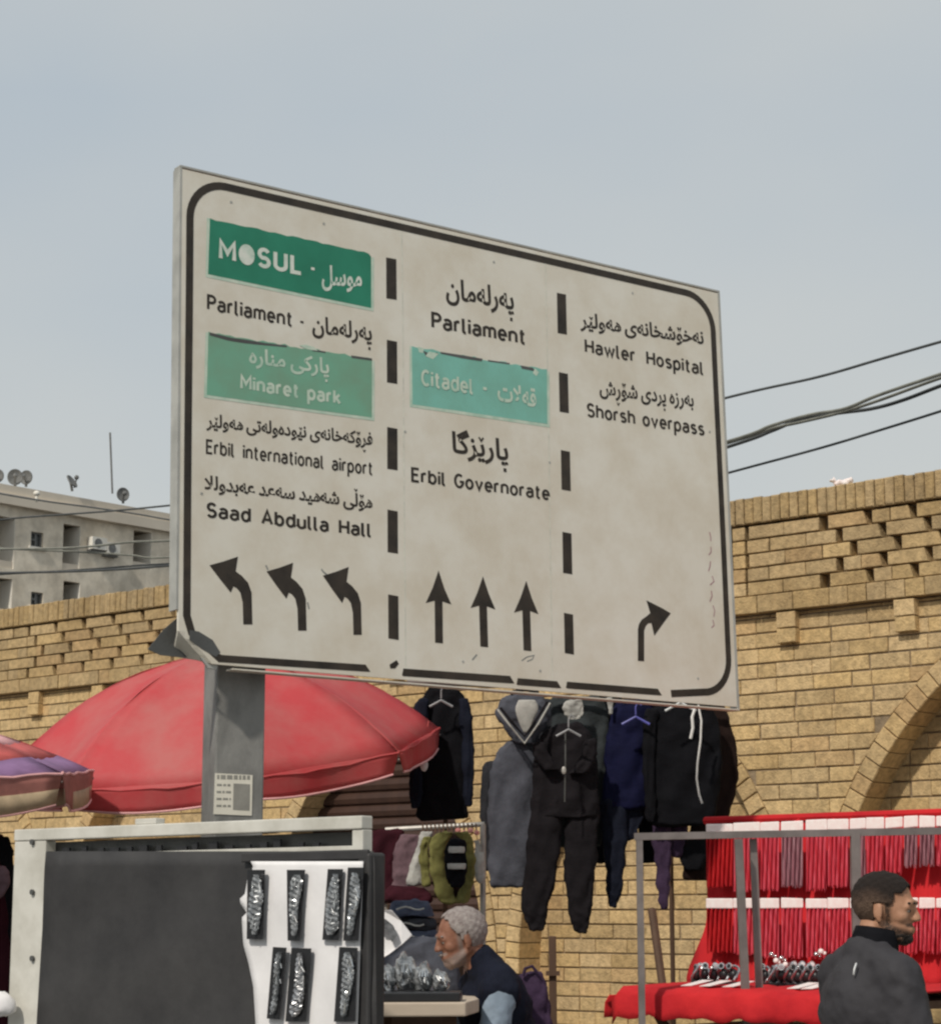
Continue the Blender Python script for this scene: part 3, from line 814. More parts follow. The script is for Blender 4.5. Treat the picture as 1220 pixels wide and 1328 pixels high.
# ---- lettering: a stroke alphabet for the Latin lines
def arc(cx, cy, rx, ry, a0, a1, n=9):
    return [(cx+rx*math.cos(R(a0+(a1-a0)*i/n)), cy+ry*math.sin(R(a0+(a1-a0)*i/n))) for i in range(n+1)]
X = .70
def o_(w=.44, h=X): return [arc(w/2, h/2, w/2, h/2, 0, 360, 18)]
G = {
 'a': (.42, [arc(.21, X-.19, .20, .19, 155, 0, 7)+[(.41,0)], [(.41,.40),(.20,.40)]+arc(.19,.20,.19,.20,90,270,8)+[(.24,0),(.41,.12)]]),
 'b': (.44, [[(0,0),(0,1)]]+o_()), 'd': (.44, [[(.44,0),(.44,1)]]+o_()), 'o': (.44, o_()),
 'c': (.38, [arc(.22,X/2,.22,X/2,50,310,14)]),
 'e': (.43, [[(.03,X*.5),(.43,X*.5)]+arc(.215,X/2,.215,X/2,0,315,14)[1:]]),
 'h': (.42, [[(0,0),(0,1)], [(0,.42)]+arc(.21,X-.20,.21,.20,160,0,7)+[(.42,0)]]),
 'n': (.42, [[(0,0),(0,X)], [(0,.42)]+arc(.21,X-.20,.21,.20,160,0,7)+[(.42,0)]]),
 'm': (.68, [[(0,0),(0,X)], [(0,.44)]+arc(.17,X-.17,.17,.17,160,0,6)+[(.34,0)], [(.34,.44)]+arc(.51,X-.17,.17,.17,160,0,6)+[(.68,0)]]),
 'i': (.0, [[(0,0),(0,X)], [(0,.84),(0,1.0)]]),
 'l': (.13, [[(0,1),(0,.14)]+arc(.12,.12,.12,.12,190,270,4)+[(.15,0)]]),
 'k': (.40, [[(0,0),(0,1)], [(.38,X),(.02,.30)], [(.14,.42),(.40,0)]]),
 'p': (.44, [[(0,-.28),(0,X)]]+o_()),
 'r': (.25, [[(0,0),(0,X)], [(0,.42)]+arc(.18,X-.22,.18,.22,160,75,5)+[(.27,X-.01)]]),
 's': (.38, [arc(.19,X-.17,.17,.17,30,250,9)+[(.19,X/2+.01),(.26,X/2-.02)]+arc(.20,.18,.18,.18,70,-150,9)]),
 't': (.28, [[(.10,.96),(.10,.16)]+arc(.24,.15,.14,.15,190,270,4)+[(.28,0)], [(-.02,X),(.27,X)]]),
 'u': (.42, [[(0,X),(0,.2)]+arc(.21,.20,.21,.20,180,340,7)+[(.42,.26)], [(.42,X),(.42,0)]]),
 'v': (.44, [[(0,X),(.22,0),(.44,X)]]), 'w': (.66, [[(0,X),(.165,0),(.33,X*.9),(.495,0),(.66,X)]]),
 'A': (.56, [[(0,0),(.28,1),(.56,0)], [(.10,.30),(.46,.30)]]),
 'C': (.46, [arc(.27,.5,.27,.5,48,312,16)]),
 'E': (.42, [[(.44,1),(0,1),(0,0),(.44,0)], [(0,.52),(.38,.52)]]),
 'G': (.54, [arc(.28,.5,.28,.5,48,345,16)+[(.55,.45),(.32,.45)]]),
 'H': (.52, [[(0,0),(0,1)], [(.52,0),(.52,1)], [(0,.5),(.52,.5)]]),
 'L': (.40, [[(0,1),(0,0),(.42,0)]]),
 'M': (.62, [[(0,0),(0,1),(.31,.36),(.62,1),(.62,0)]]),
 'O': (.56, [arc(.28,.5,.28,.5,0,360,20), ]),
 'P': (.44, [[(0,0),(0,1),(.24,1)]+arc(.22,.745,.24,.255,85,-90,8)+[(0,.49)]]),
 'S': (.46, [arc(.23,.74,.215,.26,25,250,10)+[(.24,.51),(.32,.48)]+arc(.23,.255,.225,.255,65,-155,10)]),
 'U': (.50, [[(0,1),(0,.26)]+arc(.25,.25,.25,.25,180,360,9)+[(.50,1)]]),
 '-': (.24, [[(0,.40),(.24,.40)]]), ' ': (.30, []),
}
def latin(text, x0, y0, x1, y1, cap, mt, parent=sign, sw=.15, n0=-.003, space=None, gap=.155, fill=()):
    sw += .018
    x = sw/2; items = []
    for ch in text:
        w, st_ = G[ch]
        if ch == ' ': x += (space or .34); continue
        items.append((x, st_, ch)); x += w + gap + sw*.55
    tot = x - gap - sw*.55 + sw/2
    A = uv(x0, y0); B = uv(x1, y1); hgt = uv(x0, y0-cap)[1] - A[1]
    sx = (B[0]-A[0])/tot; sl = (B[1]-A[1])/(B[0]-A[0])
    tf = lambda a, b: (A[0]+a*sx, A[1]+a*sx*sl+b*hgt)
    m = MB()
    for ox, st_, ch in items:
        for s in st_:
            ribbon(m, [(p[0]+ox, p[1]*(1-sw)+sw/2 if 0 <= p[1] <= 1 else p[1]) for p in s], sw, n0, tf=tf)
        if ch in fill:
            zc_[0] += 1; q = arc(ox+.28, .5, .22, .36, 0, 360, 16)[:-1]
            m.add([bend(*(lambda t: (t[0], n0-.0016, t[1]))(tf(*p))) for p in q], [tuple(range(16))])
    return sbuild(m, 'lettering', mt, parent, fix=False)
# ---- Kurdish lines: joined letter forms set right to left with Blender's own font
F4 = lambda b: (b, b+1, b+2, b+3)
AR = {'ا':(0xFE8D,0xFE8E),'ب':F4(0xFE8F),'پ':F4(0xFB56),'ت':F4(0xFE95),'خ':F4(0xFEA5),'د':(0xFEA9,0xFEAA),'ر':(0xFEAD,0xFEAE),'ز':(0xFEAF,0xFEB0),
 'س':F4(0xFEB1),'ش':F4(0xFEB5),'ع':F4(0xFEC9),'ف':F4(0xFED1),'ق':F4(0xFED5),'ک':F4(0xFB8E),'گ':F4(0xFB92),'ل':F4(0xFEDD),'م':F4(0xFEE1),'ن':F4(0xFEE5),
 'ه':F4(0xFEE9),'و':(0xFEED,0xFEEE),'ۆ':(0xFBD9,0xFBDA),'ی':(0xFBFC,0xFBFD,0xFBFE,0xFBFF),'ە':(0xFEE9,0xFEEA),'ـ':(0x640,0x640,0x640,0x640)}
ALT = {'ێ':('ی',1),'ڵ':('ل',1),'ڕ':('ر',-1)}
def shape(s):
    cs = []
    for ch in s:
        mk = 0
        if ch in ALT: ch, mk = ALT[ch]
        cs.append([ch, mk])
    o = []; i = 0; joined = False
    while i < len(cs):
        ch, mk = cs[i]
        if ch == ' ': o.append((' ', 0)); joined = False; i += 1; continue
        if ch == 'ل' and i+1 < len(cs) and cs[i+1][0] == 'ا':
            o.append((chr(0xFEFC if joined else 0xFEFB), mk)); joined = False; i += 2; continue
        if ch == 'پ': mk = 2
        f = AR[ch]; nxt = i+1 < len(cs) and cs[i+1][0] != ' '
        if len(f) == 2: o.append((chr(f[1] if joined else f[0]), mk)); joined = False
        else:
            o.append((chr(f[3] if joined and nxt else f[1] if joined else f[2] if nxt else f[0]), mk)); joined = nxt
        i += 1
    return o[::-1]
GC = {}
def glyph(ch):
    if ch in GC: return GC[ch]
    def ev(body):
        c = bpy.data.curves.new('g', 'FONT'); c.body = body; c.offset = .026; c.resolution_u = 3
        o = bpy.data.objects.new('g', c); COL.objects.link(o)
        me = o.evaluated_get(bpy.context.evaluated_depsgraph_get()).to_mesh()
        vs = [tuple(v.co)[:2] for v in me.vertices]; fs = [tuple(p.vertices) for p in me.polygons]
        o.evaluated_get(bpy.context.evaluated_depsgraph_get()).to_mesh_clear()
        bpy.data.objects.remove(o); bpy.data.curves.remove(c)
        return vs, fs
    if '|' not in GC and ch != '|':
        v, f = ev('|'); GC['|'] = (v, f, max(p[0] for p in v))
    if ch in (chr(0xFEEB), chr(0xFEEC)):                 # two-eyed heh drawn as strokes
        t = MB(); ribbon(t, [(.0,.045),(.14,.045),(.30,.03),(.42,.10),(.42,.24),(.30,.38),(.17,.44)], .085, raw=True)
        ribbon(t, [(.12,.04),(.10,.18),(.20,.30),(.30,.24),(.30,.10),(.20,.05)], .075, raw=True)
        GC[ch] = ([(q[0], q[2]) for q in t.v], t.f, .46 if ch == chr(0xFEEB) else .50); return GC[ch]
    v, f = ev(ch); v2, _ = ev(ch + '|')
    GC[ch] = (v, f, max(p[0] for p in v2) - GC['|'][2])
    return GC[ch]
def arabic(text, x0, y0, x1, y1, asc, mt, parent=sign, n0=-.003):
    seq = shape(text); x = 0; items = []
    for ch, mk in seq:
        if ch == ' ': x += .22; continue
        v, f, adv = glyph(ch); items.append((x, v, f, mk)); x += adv
    lo = min(p[0]+ox for ox, v, f, k in items for p in v); hi = max(p[0]+ox for ox, v, f, k in items for p in v)
    A = uv(x0, y0); B = uv(x1, y1); hgt = (uv(x0, y0-asc)[1] - A[1]) / .74
    sx = (B[0]-A[0])/(hi-lo); sl = (B[1]-A[1])/(B[0]-A[0])
    tf = lambda a, b: (A[0]+(a-lo)*sx, A[1]+(a-lo)*sx*sl+b*hgt)
    m = MB()
    for j, (ox, v, f, mk) in enumerate(items):
        n = n0 - .0004*(j % 3)
        m.add([bend(*(lambda t: (t[0], n, t[1]))(tf(p[0]+ox, p[1]))) for p in v], f)
        if mk == 2:
            xs = sorted(p[0] for p in v if p[1] < -.05); cx = ox + (xs[0]+xs[-1])/2 if xs else ox + .15; y = min(p[1] for p in v)
            ribbon(m, [(cx, y+.02), (cx, y-.11)], .12, n0-.001, tf=tf)
        elif mk:
            cx = ox + (min(p[0] for p in v)+max(p[0] for p in v))/2
            y = (max(p[1] for p in v)+.10) if mk > 0 else (min(p[1] for p in v) - .2)
            ribbon(m, [(cx-.09, y+.13), (cx, y), (cx+.09, y+.13)], .065, n0-.001, tf=tf)
    return sbuild(m, 'lettering', mt, parent, fix=False)
I = 'sign_ink'
latin('MOSUL', 283.5,337, 392,357.5, 27, 'sign_white_ink', pan1, .17, -.0075, gap=.20, fill=('O',))
latin('-', 401.5,355.5, 409.5,357, 18, 'sign_white_ink', pan1, .17, -.0075)
arabic('موسل', 417,368.5, 469,371.5, 25, 'sign_white_ink', pan1, -.0075)
latin('Parliament', 268.5,402, 379.5,424.5, 21, I)
latin('-', 388,424, 395,425.5, 17, I)
arabic('پەرلەمان', 405,430.5, 482,441.5, 22, I)
arabic('پارکی منارە', 323,470, 426.5,484.5, 20, 'sign_pale_ink', pan2, -.0075)
latin('Minaret park', 311.5,505, 442,525.5, 20, 'sign_pale_ink', pan2, .17, -.0075, space=.5)
arabic('فڕۆکەخانەی نێودەولەتی هەولێر', 268,552.5, 483,577, 17, I)
latin('Erbil international airport', 267.5,588.5, 483.5,617, 19.5, I, sw=.14, space=.62)
arabic('هۆڵی شەهید سەعد عەبدوللا', 265.5,633.5, 483,659, 18, I)
latin('Saad Abdulla Hall', 268,671, 482,697.5, 20.5, I, sw=.155, space=.55)
arabic('پەرلەمان', 578,386, 666,401.5, 27, I)
latin('Parliament', 559,426, 681.5,448, 22, I, sw=.155)
latin('Citadel', 545.5,500.5, 613,512.5, 22, 'sign_pale_ink', pan3, .15, -.0075)
latin('-', 624,512, 632,513.5, 20, 'sign_pale_ink', pan3, .17, -.0075)
arabic('قەلات', 644.5,518.5, 694.5,528, 24, 'sign_pale_ink', pan3, -.0075)
arabic('پارێزگا', 586,586, 658.5,597, 27, I)
latin('Erbil Governorate', 533,625, 712.5,649.5, 19.5, I, sw=.15, space=.5)
arabic('نەخۆشخانەی هەولێر', 752,423, 912.5,446, 19, I)
latin('Hawler Hospital', 758,457.5, 912.5,487, 19, I, sw=.15, space=.75)
arabic('بەرزە پردی شۆڕش', 777,510.5, 899.5,527, 19, I)
latin('Shorsh overpass', 760.5,541, 913.5,565.5, 19, I, sw=.15, space=.5)

# ---- pole of the sign: square steel tube standing behind the panel
SMi = SM.transposed()
pc_ = P(304, 900, 8.62)
pole = MB(); PA = R(22)
pr = Matrix.Rotation(PA, 3, 'Z')
def pbox(w, d, z0, z1): 
    m = MB(); m.box((-w/2, -d/2, z0), (w/2, d/2, z1), pr); m.v = [v + Vector((pc_.x, pc_.y, 0)) for v in m.v]; return m
def sign_world(mb):                                      # world-space mesh stored on the sign
    mb.v = [SMi @ (v - ST) for v in mb.v]; return mb
po = sbuild(sign_world(pbox(.20, .20, 0, 4.35)), 'pole', 'pole_paint', bevel=.008)
sbuild(sign_world(pbox(.42, .42, 0.0, .03)), 'base_plate', 'steel_grey', po)
for dx in (-.16, .16):
    for dy in (-.16, .16):
        m = MB(); q = pr @ Vector((dx, dy, 0)) + Vector((pc_.x, pc_.y, 0)); m.tube([q+Vector((0,0,.02)), q+Vector((0,0,.07))], .014, 6)
        sbuild(sign_world(m), 'bolt', 'steel_grey', po)
fpx = lambda a, z, n=.102: pr @ Vector((a, -n, z)) + Vector((pc_.x, pc_.y, 0))
stk = thing('paper_sticker', 'small pale printed notice pasted low on the grey sign pole', 'sticker', fpx(-.02, 1.98))
sp2 = Part(stk)
zt = P(286, 1003, 8.5).z; zb = P(286, 1056, 8.5).z
m = MB(); m.prism([(-.103,zb),(.052,zb-.004),(.052,zt-.004),(-.100,zt)], lambda a, b: fpx(a, b, .1035), lambda a, b: fpx(a, b, .102)); sp2(m, 'paper', 'paper')
m = MB()
for i in range(5):
    z = zt - .022 - i*.027; x1 = .045 if i == 0 else -.035
    xx = -.092
    while xx < x1:
        w = random.uniform(.008, .022); zc_[0] += 1
        m.prism([(xx,z),(min(xx+w,x1),z),(min(xx+w,x1),z+(.016 if i == 0 else .008)),(xx,z+(.016 if i == 0 else .008))], lambda a, b: fpx(a, b, .1046), lambda a, b: fpx(a, b, .1036)); xx += w+.006
sp2(m, 'printed_lines', 'print_grey')
m = MB(); m.prism([(-.025,zb+.018),(.042,zb+.016),(.042,zt-.040),(-.025,zt-.038)], lambda a, b: fpx(a, b, .1044), lambda a, b: fpx(a, b, .1036)); sp2(m, 'printed_square', 'print_grey')

# ---------------------------------------------------------------- market things: cloth helper
def rows_px(rows, D, thick=.35, n=20, fold=.0, nf=3, seed=0, th=None, dD=None):
    """rings of a soft closed body from (y, x_left, x_right) seen at depth D"""
    rings = []
    for i, r in enumerate(rows):
        y, xl, xr = r[:3]; dd = r[3] if len(r) > 3 else 0
        Dd = D + dd; a = P(xl, y, Dd); b = P(xr, y, Dd); c = (a+b)/2; hw = (b-a).length/2
        hd = th if th else hw*thick
        hd = min(hd, hw*1.0)
        ring = []
        for j in range(n):
            t = 2*math.pi*j/n
            f = 1 + fold*math.sin(nf*t*2 + seed + i*.35)*(.5+.5*math.sin(i*.7+seed)) + fold*.5*math.sin(7*t+seed*2+i*.9)
            sx = math.copysign(abs(math.cos(t))**.8, math.cos(t)); sy = math.copysign(abs(math.sin(t))**.8, math.sin(t))
            ring.append(c + Vector((hw*sx, hd*sy*f, hw*.04*math.sin(5*t+seed+i))))
        rings.append(ring)
    return rings
def dense(rows, k=4):
    o = []
    for a, b in zip(rows[:-1], rows[1:]):
        for i in range(k):
            t = i/k; o.append(tuple(a[q] + (b[q]-a[q])*t for q in range(len(a))))
    o.append(rows[-1]); return o
def smooth_rows(rows, k=4):
    L = 4 if max(len(r) for r in rows) > 3 else 3
    rr = [tuple(r) + (0,)*(L-len(r)) for r in rows]
    pts = []
    kk = len(rr)
    for i in range(kk-1):
        p0 = rr[max(i-1,0)]; p1 = rr[i]; p2 = rr[i+1]; p3 = rr[min(i+2,kk-1)]
        for j in range(k):
            t = j/k
            pts.append(tuple(.5*((2*p1[q])+(p2[q]-p0[q])*t+(2*p0[q]-5*p1[q]+4*p2[q]-p3[q])*t*t+(3*p1[q]-p0[q]-3*p2[q]+p3[q])*t**3) for q in range(L)))
    pts.append(rr[-1]); return pts
def soft(part, name, m, rows, D, parent=None, thick=.3, fold=.12, nf=3, seed=None, k=4, th=None):
    b = MB(); b.loft(rows_px(smooth_rows(rows, k), D, thick, 24, fold, nf, random.random()*9 if seed is None else seed, th))
    o = part(b, name, m, parent, smooth=True)
    if name not in ('band', 'tag'):
        q = o.modifiers.new('sub', 'SUBSURF'); q.levels = 1; q.render_levels = 1
        wrinkle(o, .030, .07); wrinkle(o, .014, .025)
    return o
TEX = {}
def wrinkle(o, strength, size):
    if size not in TEX:
        t = bpy.data.textures.new('crease', 'CLOUDS'); t.noise_scale = size; t.noise_depth = 2; TEX[size] = t
    d = o.modifiers.new('crease', 'DISPLACE'); d.texture = TEX[size]; d.strength = strength; d.mid_level = .5; d.texture_coords = 'GLOBAL'
def hanger(part, x, y, D, w, m, parent=None, tilt=0):
    b = MB()
    top = P(x, y-w*.75, D); c = P(x, y-w*.25, D); l = P(x-w, y+w*.30+tilt, D); r_ = P(x+w, y+w*.30-tilt, D)
    hook = [c + Vector((0,0,.01)), c + Vector((0,0,.05)), c+Vector((.012,0,.075)), c+Vector((.03,0,.06))]
    b.tube(hook, .004, 6); b.tube([l, c, r_], .007, 6)
    return part(b, 'hanger', m, parent)

# ---------------------------------------------------------------- red market umbrella
def canopy(name_, label, centre, normal, rad, rise, ribs, ring_cols, valm, cat='umbrella', rot=0, drop=.10, sag=.12, gap=.05, prof_=1.35, group=None, pole_to=None):
    t = thing(name_, label, cat, centre, group); p = Part(t)
    Nn = Vector(normal).normalized(); Xx = Vector((1,0,0)); Xx = (Xx - Nn*Xx.dot(Nn)).normalized(); Yy = Nn.cross(Xx)
    C = Vector(centre)
    def pt(a, q, up): return C + (Xx*math.cos(a) + Yy*math.sin(a))*rad*q + Nn*up
    M_ = 10; Q = 12
    def surf(k, i, q):                                   # gore k, step i across, q = 0 apex .. 1 rim
        a0 = rot + 2*math.pi*k/ribs; a1 = rot + 2*math.pi*(k+1)/ribs; f = i/M_
        a = a0 + (a1-a0)*f; am = (a0+a1)/2
        flatr = math.cos(math.pi/ribs)/math.cos(a-am)    # straight hem between the ribs
        bow = math.sin(math.pi*f)
        up = rise*(1-q**prof_) - sag*bow*q*(.35+.65*(1-abs(2*q-1)))*.55
        return pt(a, q*(flatr*(1-.02*bow)), up + .004*math.sin(k*5+i*2+q*11))
    n = len(ring_cols)
    for k in range(ribs):
        for r_, mt in enumerate(ring_cols):
            q0, q1 = r_/n, (r_+1)/n; st = max(2, Q//n); b = MB(); vs = []; fs = []
            for j in range(st+1):
                for i in range(M_+1): vs.append(surf(k, i, q0 + (q1-q0)*j/st))
            for j in range(st):
                for i in range(M_): e = j*(M_+1)+i; fs.append((e, e+1, e+M_+2, e+M_+1))
            b.add(vs, fs); p(b, 'canopy_panel' if n == 1 else 'canopy_stripe', mt, smooth=True, solid=.002)
        b = MB(); vs = []; fs = []; st = 4                  # the hanging hem of this gore
        for j in range(st+1):
            for i in range(M_+1):
                f = i/M_; g_ = gap*(j/st)
                f2 = g_ + (1-2*g_)*f
                a0 = rot+2*math.pi*k/ribs; a1 = rot+2*math.pi*(k+1)/ribs; a = a0+(a1-a0)*f2; am = (a0+a1)/2
                fl = math.cos(math.pi/ribs)/math.cos(a-am)
                q = pt(a, fl*(1-.02*math.sin(math.pi*f2)) + .012*math.sin(f*9+k)*(j/st), 0) - Nn*(drop*(j/st)*(.72+.28*math.sin(math.pi*f2)))
                vs.append(q)
        for j in range(st):
            for i in range(M_): e = j*(M_+1)+i; fs.append((e, e+1, e+M_+2, e+M_+1))
        b.add(vs, fs); v_ = p(b, 'hem_flap', valm[0], smooth=True, solid=.002)
        if len(valm) > 2:
            b = MB(); b.add([vs[j*(M_+1)+i] + Vector((0,-.004,0)) for j in range(2, st+1) for i in range(M_+1)], [(j*(M_+1)+i, j*(M_+1)+i+1, (j+1)*(M_+1)+i+1, (j+1)*(M_+1)+i) for j in range(st-2) for i in range(M_)]); p(b, 'hem_band', valm[2], v_, smooth=True, solid=.002)
        b = MB(); b.tube([vs[st*(M_+1)+i] for i in range(M_+1)], .006, 5); p(b, 'piping', valm[1], v_)
        b = MB(); b.tube([pt(rot+2*math.pi*k/ribs, q/6, rise*(1-(q/6)**1.35)-.035) for q in range(7)], .006, 5); p(b, 'rib', 'rack_grey')
    for k in range(ribs):
        b = MB(); b.tube([pt(0,0,0)*0 + surf(k, i, 1.0) + Nn*.003 for i in range(M_+1)], .0065, 5); p(b, 'rim_piping', valm[1] if len(valm) > 2 else valm[0])
    if pole_to is not None:
        b = MB(); foot = Vector((C.x, C.y, 0)) + Vector(pole_to); b.tube([pt(0,0,rise+.05), pt(0,0,-.35), foot], .019, 8); p(b, 'pole', 'rack_pale')
        b = MB(); b.tube([foot, foot+Vector((0,0,.09))], .22, 20); p(b, 'base', 'concrete')
    return t, p, surf
UC = P(290, 976, 11.15)
ut, up_, usurf = canopy('market_umbrella', 'large faded red market umbrella tilted forward behind the sign pole', UC, (-.09,-.20,.97), 1.13, .505, 8, ['red_canopy'], ('red_canopy','piping_pink'), rot=R(10), drop=.13, sag=.12, prof_=2.1, pole_to=(.15,.1,0))
# left striped parasol
SCn = P(-166, 1010, 9.7)
canopy('striped_umbrella', 'striped umbrella in purple, rose and cream entering at the left edge', SCn, (-.03,-.08,.99), 1.00, .34, 8, ['stripe_red','stripe_cream','stripe_red','piping_pink','stripe_red','stripe_purple'], ('stripe_rose','piping_pink','stripe_cream'), rot=R(22.5), drop=.17, sag=.04, pole_to=(0,0,0))

# ---------------------------------------------------------------- display board on a white frame
BO_ = 6.0
def bw(x, y, o=0): return PW(x, y, BO_ + o)
db = thing('display_cabinet', 'tall white framed cabinet side covered by a black sheet below the sign', 'display cabinet', W(onw(250, 1200, BO_)[0], BO_, 0)); dp = Part(db)
s0, zt_ = onw(20, 1074, BO_); s1, zt2 = onw(470, 1060, BO_)
ztop = (zt_+zt2)/2
def wb(s0, s1, o0, o1, z0, z1):
    m = MB(); wbox(m, s0, s1, min(o0,o1), max(o0,o1), z0, z1); return m
sA = onw(56, 1200, BO_)[0]
o = dp(wb(s0, sA, BO_-.05, BO_, 0, ztop-.045), 'frame_stile', 'white_metal', bevel=.004)
for (x, y) in ((43,1092),(43,1157),(43,1243)):
    c = bw(x, y, .004); b = MB(); b.tube([c, c+WN*.008], .011, 10); dp(b, 'bolt', 'steel_grey', o)
dp(wb(s0, s1, BO_-.05, BO_+.004, ztop-.044, ztop), 'top_rail', 'white_metal', bevel=.004)
dp(wb(s1-.05, s1, BO_-.05, BO_-.002, ztop-.13, ztop-.045), 'frame_stile', 'white_metal', bevel=.004)
dp(wb(sA-.02, s1-.052, BO_-.045, BO_-.008, ztop-.115, ztop-.098), 'inner_rail', 'white_metal', bevel=.002)
dp(wb(sA-.02, s1-.052, BO_-.09, BO_-.06, 0, ztop-.05), 'back_board', 'steel_grey')
b = MB()                                                 # dark bits hanging in the slot under the top rail
for i in range(16):
    q = sA + .08 + (s1-sA-.25)*i/16 + random.uniform(-.02,.02); w = random.uniform(.02,.05)
    wbox(b, q, q+w, BO_-.04, BO_-.03, ztop-.097, ztop-.097+random.uniform(.012,.03))
dp(b, 'hook_strip', 'card_black', kind='stuff')
# black sheet with a wavy right edge
def sheet(name, m, xl, xr, y0, y1, off, parent=None, wav=.012, rows=26, cols=20, seed=0):
    b = MB(); vs = []
    for j in range(rows+1):
        y = y0 + (y1-y0)*j/rows
        l = xl(y); r_ = xr(y)
        for i in range(cols+1):
            x = l + (r_-l)*i/cols
            vs.append(bw(x, y, off + wav*noise2(x*.012, y*.009, seed)))
    b.add(vs, [(j*(cols+1)+i, j*(cols+1)+i+1, (j+1)*(cols+1)+i+1, (j+1)*(cols+1)+i) for j in range(rows) for i in range(cols)])
    return dp(b, name, m, parent, smooth=True, solid=.003)
def interp(tab):
    def f(y):
        if y <= tab[0][0]: return tab[0][1]
        for (a, b), (c, d) in zip(tab[:-1], tab[1:]):
            if y <= c: return b + (d-b)*(y-a)/(c-a)
        return tab[-1][1]
    return f
sheet('black_sheet', 'black_sheet', interp([(1098,61),(1130,58),(1200,56),(1328,48),(1620,42)]), interp([(1098,482),(1110,486),(1620,492)]), 1104, 1620, .012, seed=1)
wc = sheet('white_cloth', 'white_cloth', interp([(1116,325),(1126,330),(1136,322),(1160,318),(1166,311),(1175,313),(1182,322),(1190,314),(1225,316),(1250,323),(1280,329),(1328,332),(1480,336)]), interp([(1118,471),(1320,464),(1480,458)]), 1117, 1480, .040, seed=4, wav=.006, rows=60)
m = wb(onw(470,1200,BO_)[0]+.005, onw(488,1200,BO_)[0], BO_-.045, BO_+.035, 0, onw(480,1106,BO_)[1]); dp(m, 'side_post', 'black_sheet', bevel=.01)
m = wb(onw(322,1108,BO_)[0], onw(486,1108,BO_)[0], BO_+.02, BO_+.036, onw(400,1117,BO_)[1], onw(400,1104,BO_)[1]); dp(m, 'top_fold', 'black_sheet', bevel=.005)
def packet(q, kind, label):
    c = bw(sum(p[0] for p in q)/4, sum(p[1] for p in q)/4, .05)
    t = thing('product_packet', label, 'packet', c, 'packets pinned on the white cloth'); p = Part(t)
    m = MB(); m.prism(q, lambda x, y: bw(x, y, .062), lambda x, y: bw(x, y, .054)); p(m, 'card', 'card_black')
    cx0 = (q[0][0]+q[1][0])/2; cx1 = (q[2][0]+q[3][0])/2; y0 = q[0][1]; y1 = q[2][1]; w = (q[1][0]-q[0][0])
    rows = []; n = 9
    for i in range(n+1):
        f = i/n; x = cx0 + (cx1-cx0)*f + math.sin(f*7+kind)*w*.05; y = y0 + (y1-y0)*(.07+.86*f)
        prof = {0: .12+.25*math.sin(math.pi*f)+.05*math.sin(f*20), 1: .34-.24*f, 2: .16+.24*min(1,f*2.2)*(1 if f<.9 else .7), 3: .13+.02*math.sin(f*9), 4: .10+.22*f, 5: .30-.14*abs(f-.35)*2}[kind]
        if i in (0, n): prof *= .3
        rows.append((y, x-w*prof, x+w*prof))
    rings = []
    for (y, xl, xr) in dense(rows, 5):
        c = bw((xl+xr)/2, y, .070); hw = (bw(xr,y,.07)-bw(xl,y,.07)).length/2
        rings.append([c + WR*hw*math.cos(a)*(1+.12*math.sin(5*a+y*.7)) + WN*.011*math.sin(a)*(1+.5*math.sin(3*a+y*.9)) for a in [2*math.pi*j/14 for j in range(14)]])
    b = MB(); b.loft(rings); p(b, 'wrapped_item', 'clear_plastic' if kind != 4 else 'silver')
    b = MB()
    for i in range(7):
        y = y0 + (y1-y0)*random.uniform(.12,.8); x = cx0 + (cx1-cx0)*((y-y0)/(y1-y0)) + random.uniform(-.22,.22)*w
        b.tube([bw(x, y, .084), bw(x+random.uniform(-4,4), y+random.uniform(5,14), .085)], .0022, 5)
    p(b, 'crinkle', 'silver_glint', kind='stuff')
packet([(321,1128),(344,1128),(341,1218),(320,1218)], 0, 'black card packet at the left end of the upper row on the white cloth')
packet([(372,1128),(396,1128),(389,1220),(373,1220)], 1, 'tapering packet alone in the middle of the upper row on the white cloth')
packet([(425,1127),(445,1127),(439,1219),(418,1219)], 2, 'bottle shaped packet, left of the touching pair in the upper row')
packet([(451,1125),(472,1125),(465,1220),(445,1220)], 5, 'packet at the right end of the upper row beside the dark post')
packet([(354,1228),(372,1229),(363,1322),(346,1321)], 3, 'slim packet at the left end of the lower row on the white cloth')
packet([(378,1229),(404,1230),(397,1325),(370,1325)], 4, 'wide dark packet, second in the lower row on the white cloth')
packet([(440,1228),(464,1229),(461,1325),(433,1325)], 5, 'packet at the right end of the lower row with bright silver wrap')
# small thing lying on the top rail
c = bw(188, 1059, 0); b = MB(); q0 = bw(174,1064,-.01); q1 = bw(201,1063,-.01); wbox(b, onw(174,1060,BO_)[0], onw(201,1060,BO_)[0], BO_-.05, BO_-.005, ztop+.001, ztop+.022)
b.v = [v - c for v in b.v]; o = b.build('folded_card', 'white_metal', bevel=.003); o.location = c; tag(o, 'small pale block lying on the top rail of the white cabinet frame', 'block')
b = MB(); c = bw(12, 1300, -.3)
b.loft(rows_px(smooth_rows([(1286,-30,6),(1293,-36,16),(1302,-40,21),(1312,-40,20),(1318,-38,8)]), 8.4, .5, 20, .1)); b.v = [v-c for v in b.v]; o = b.build('white_bundle', 'white_cloth', smooth=True); o.location = c
tag(o, 'white cloth bundle showing at the left edge beside the cabinet frame', 'bundle')
t = thing('hanging_coat', 'dark coat hanging in the shade at the left edge behind the cabinet', 'coat', P(-10, 1200, 9.6)); p = Part(t)
soft(p, 'coat_body', 'fabric_maroon', [(1078,-40,-10),(1090,-60,8),(1150,-70,22),(1280,-80,34),(1500,-90,44)], 9.7, thick=.25)
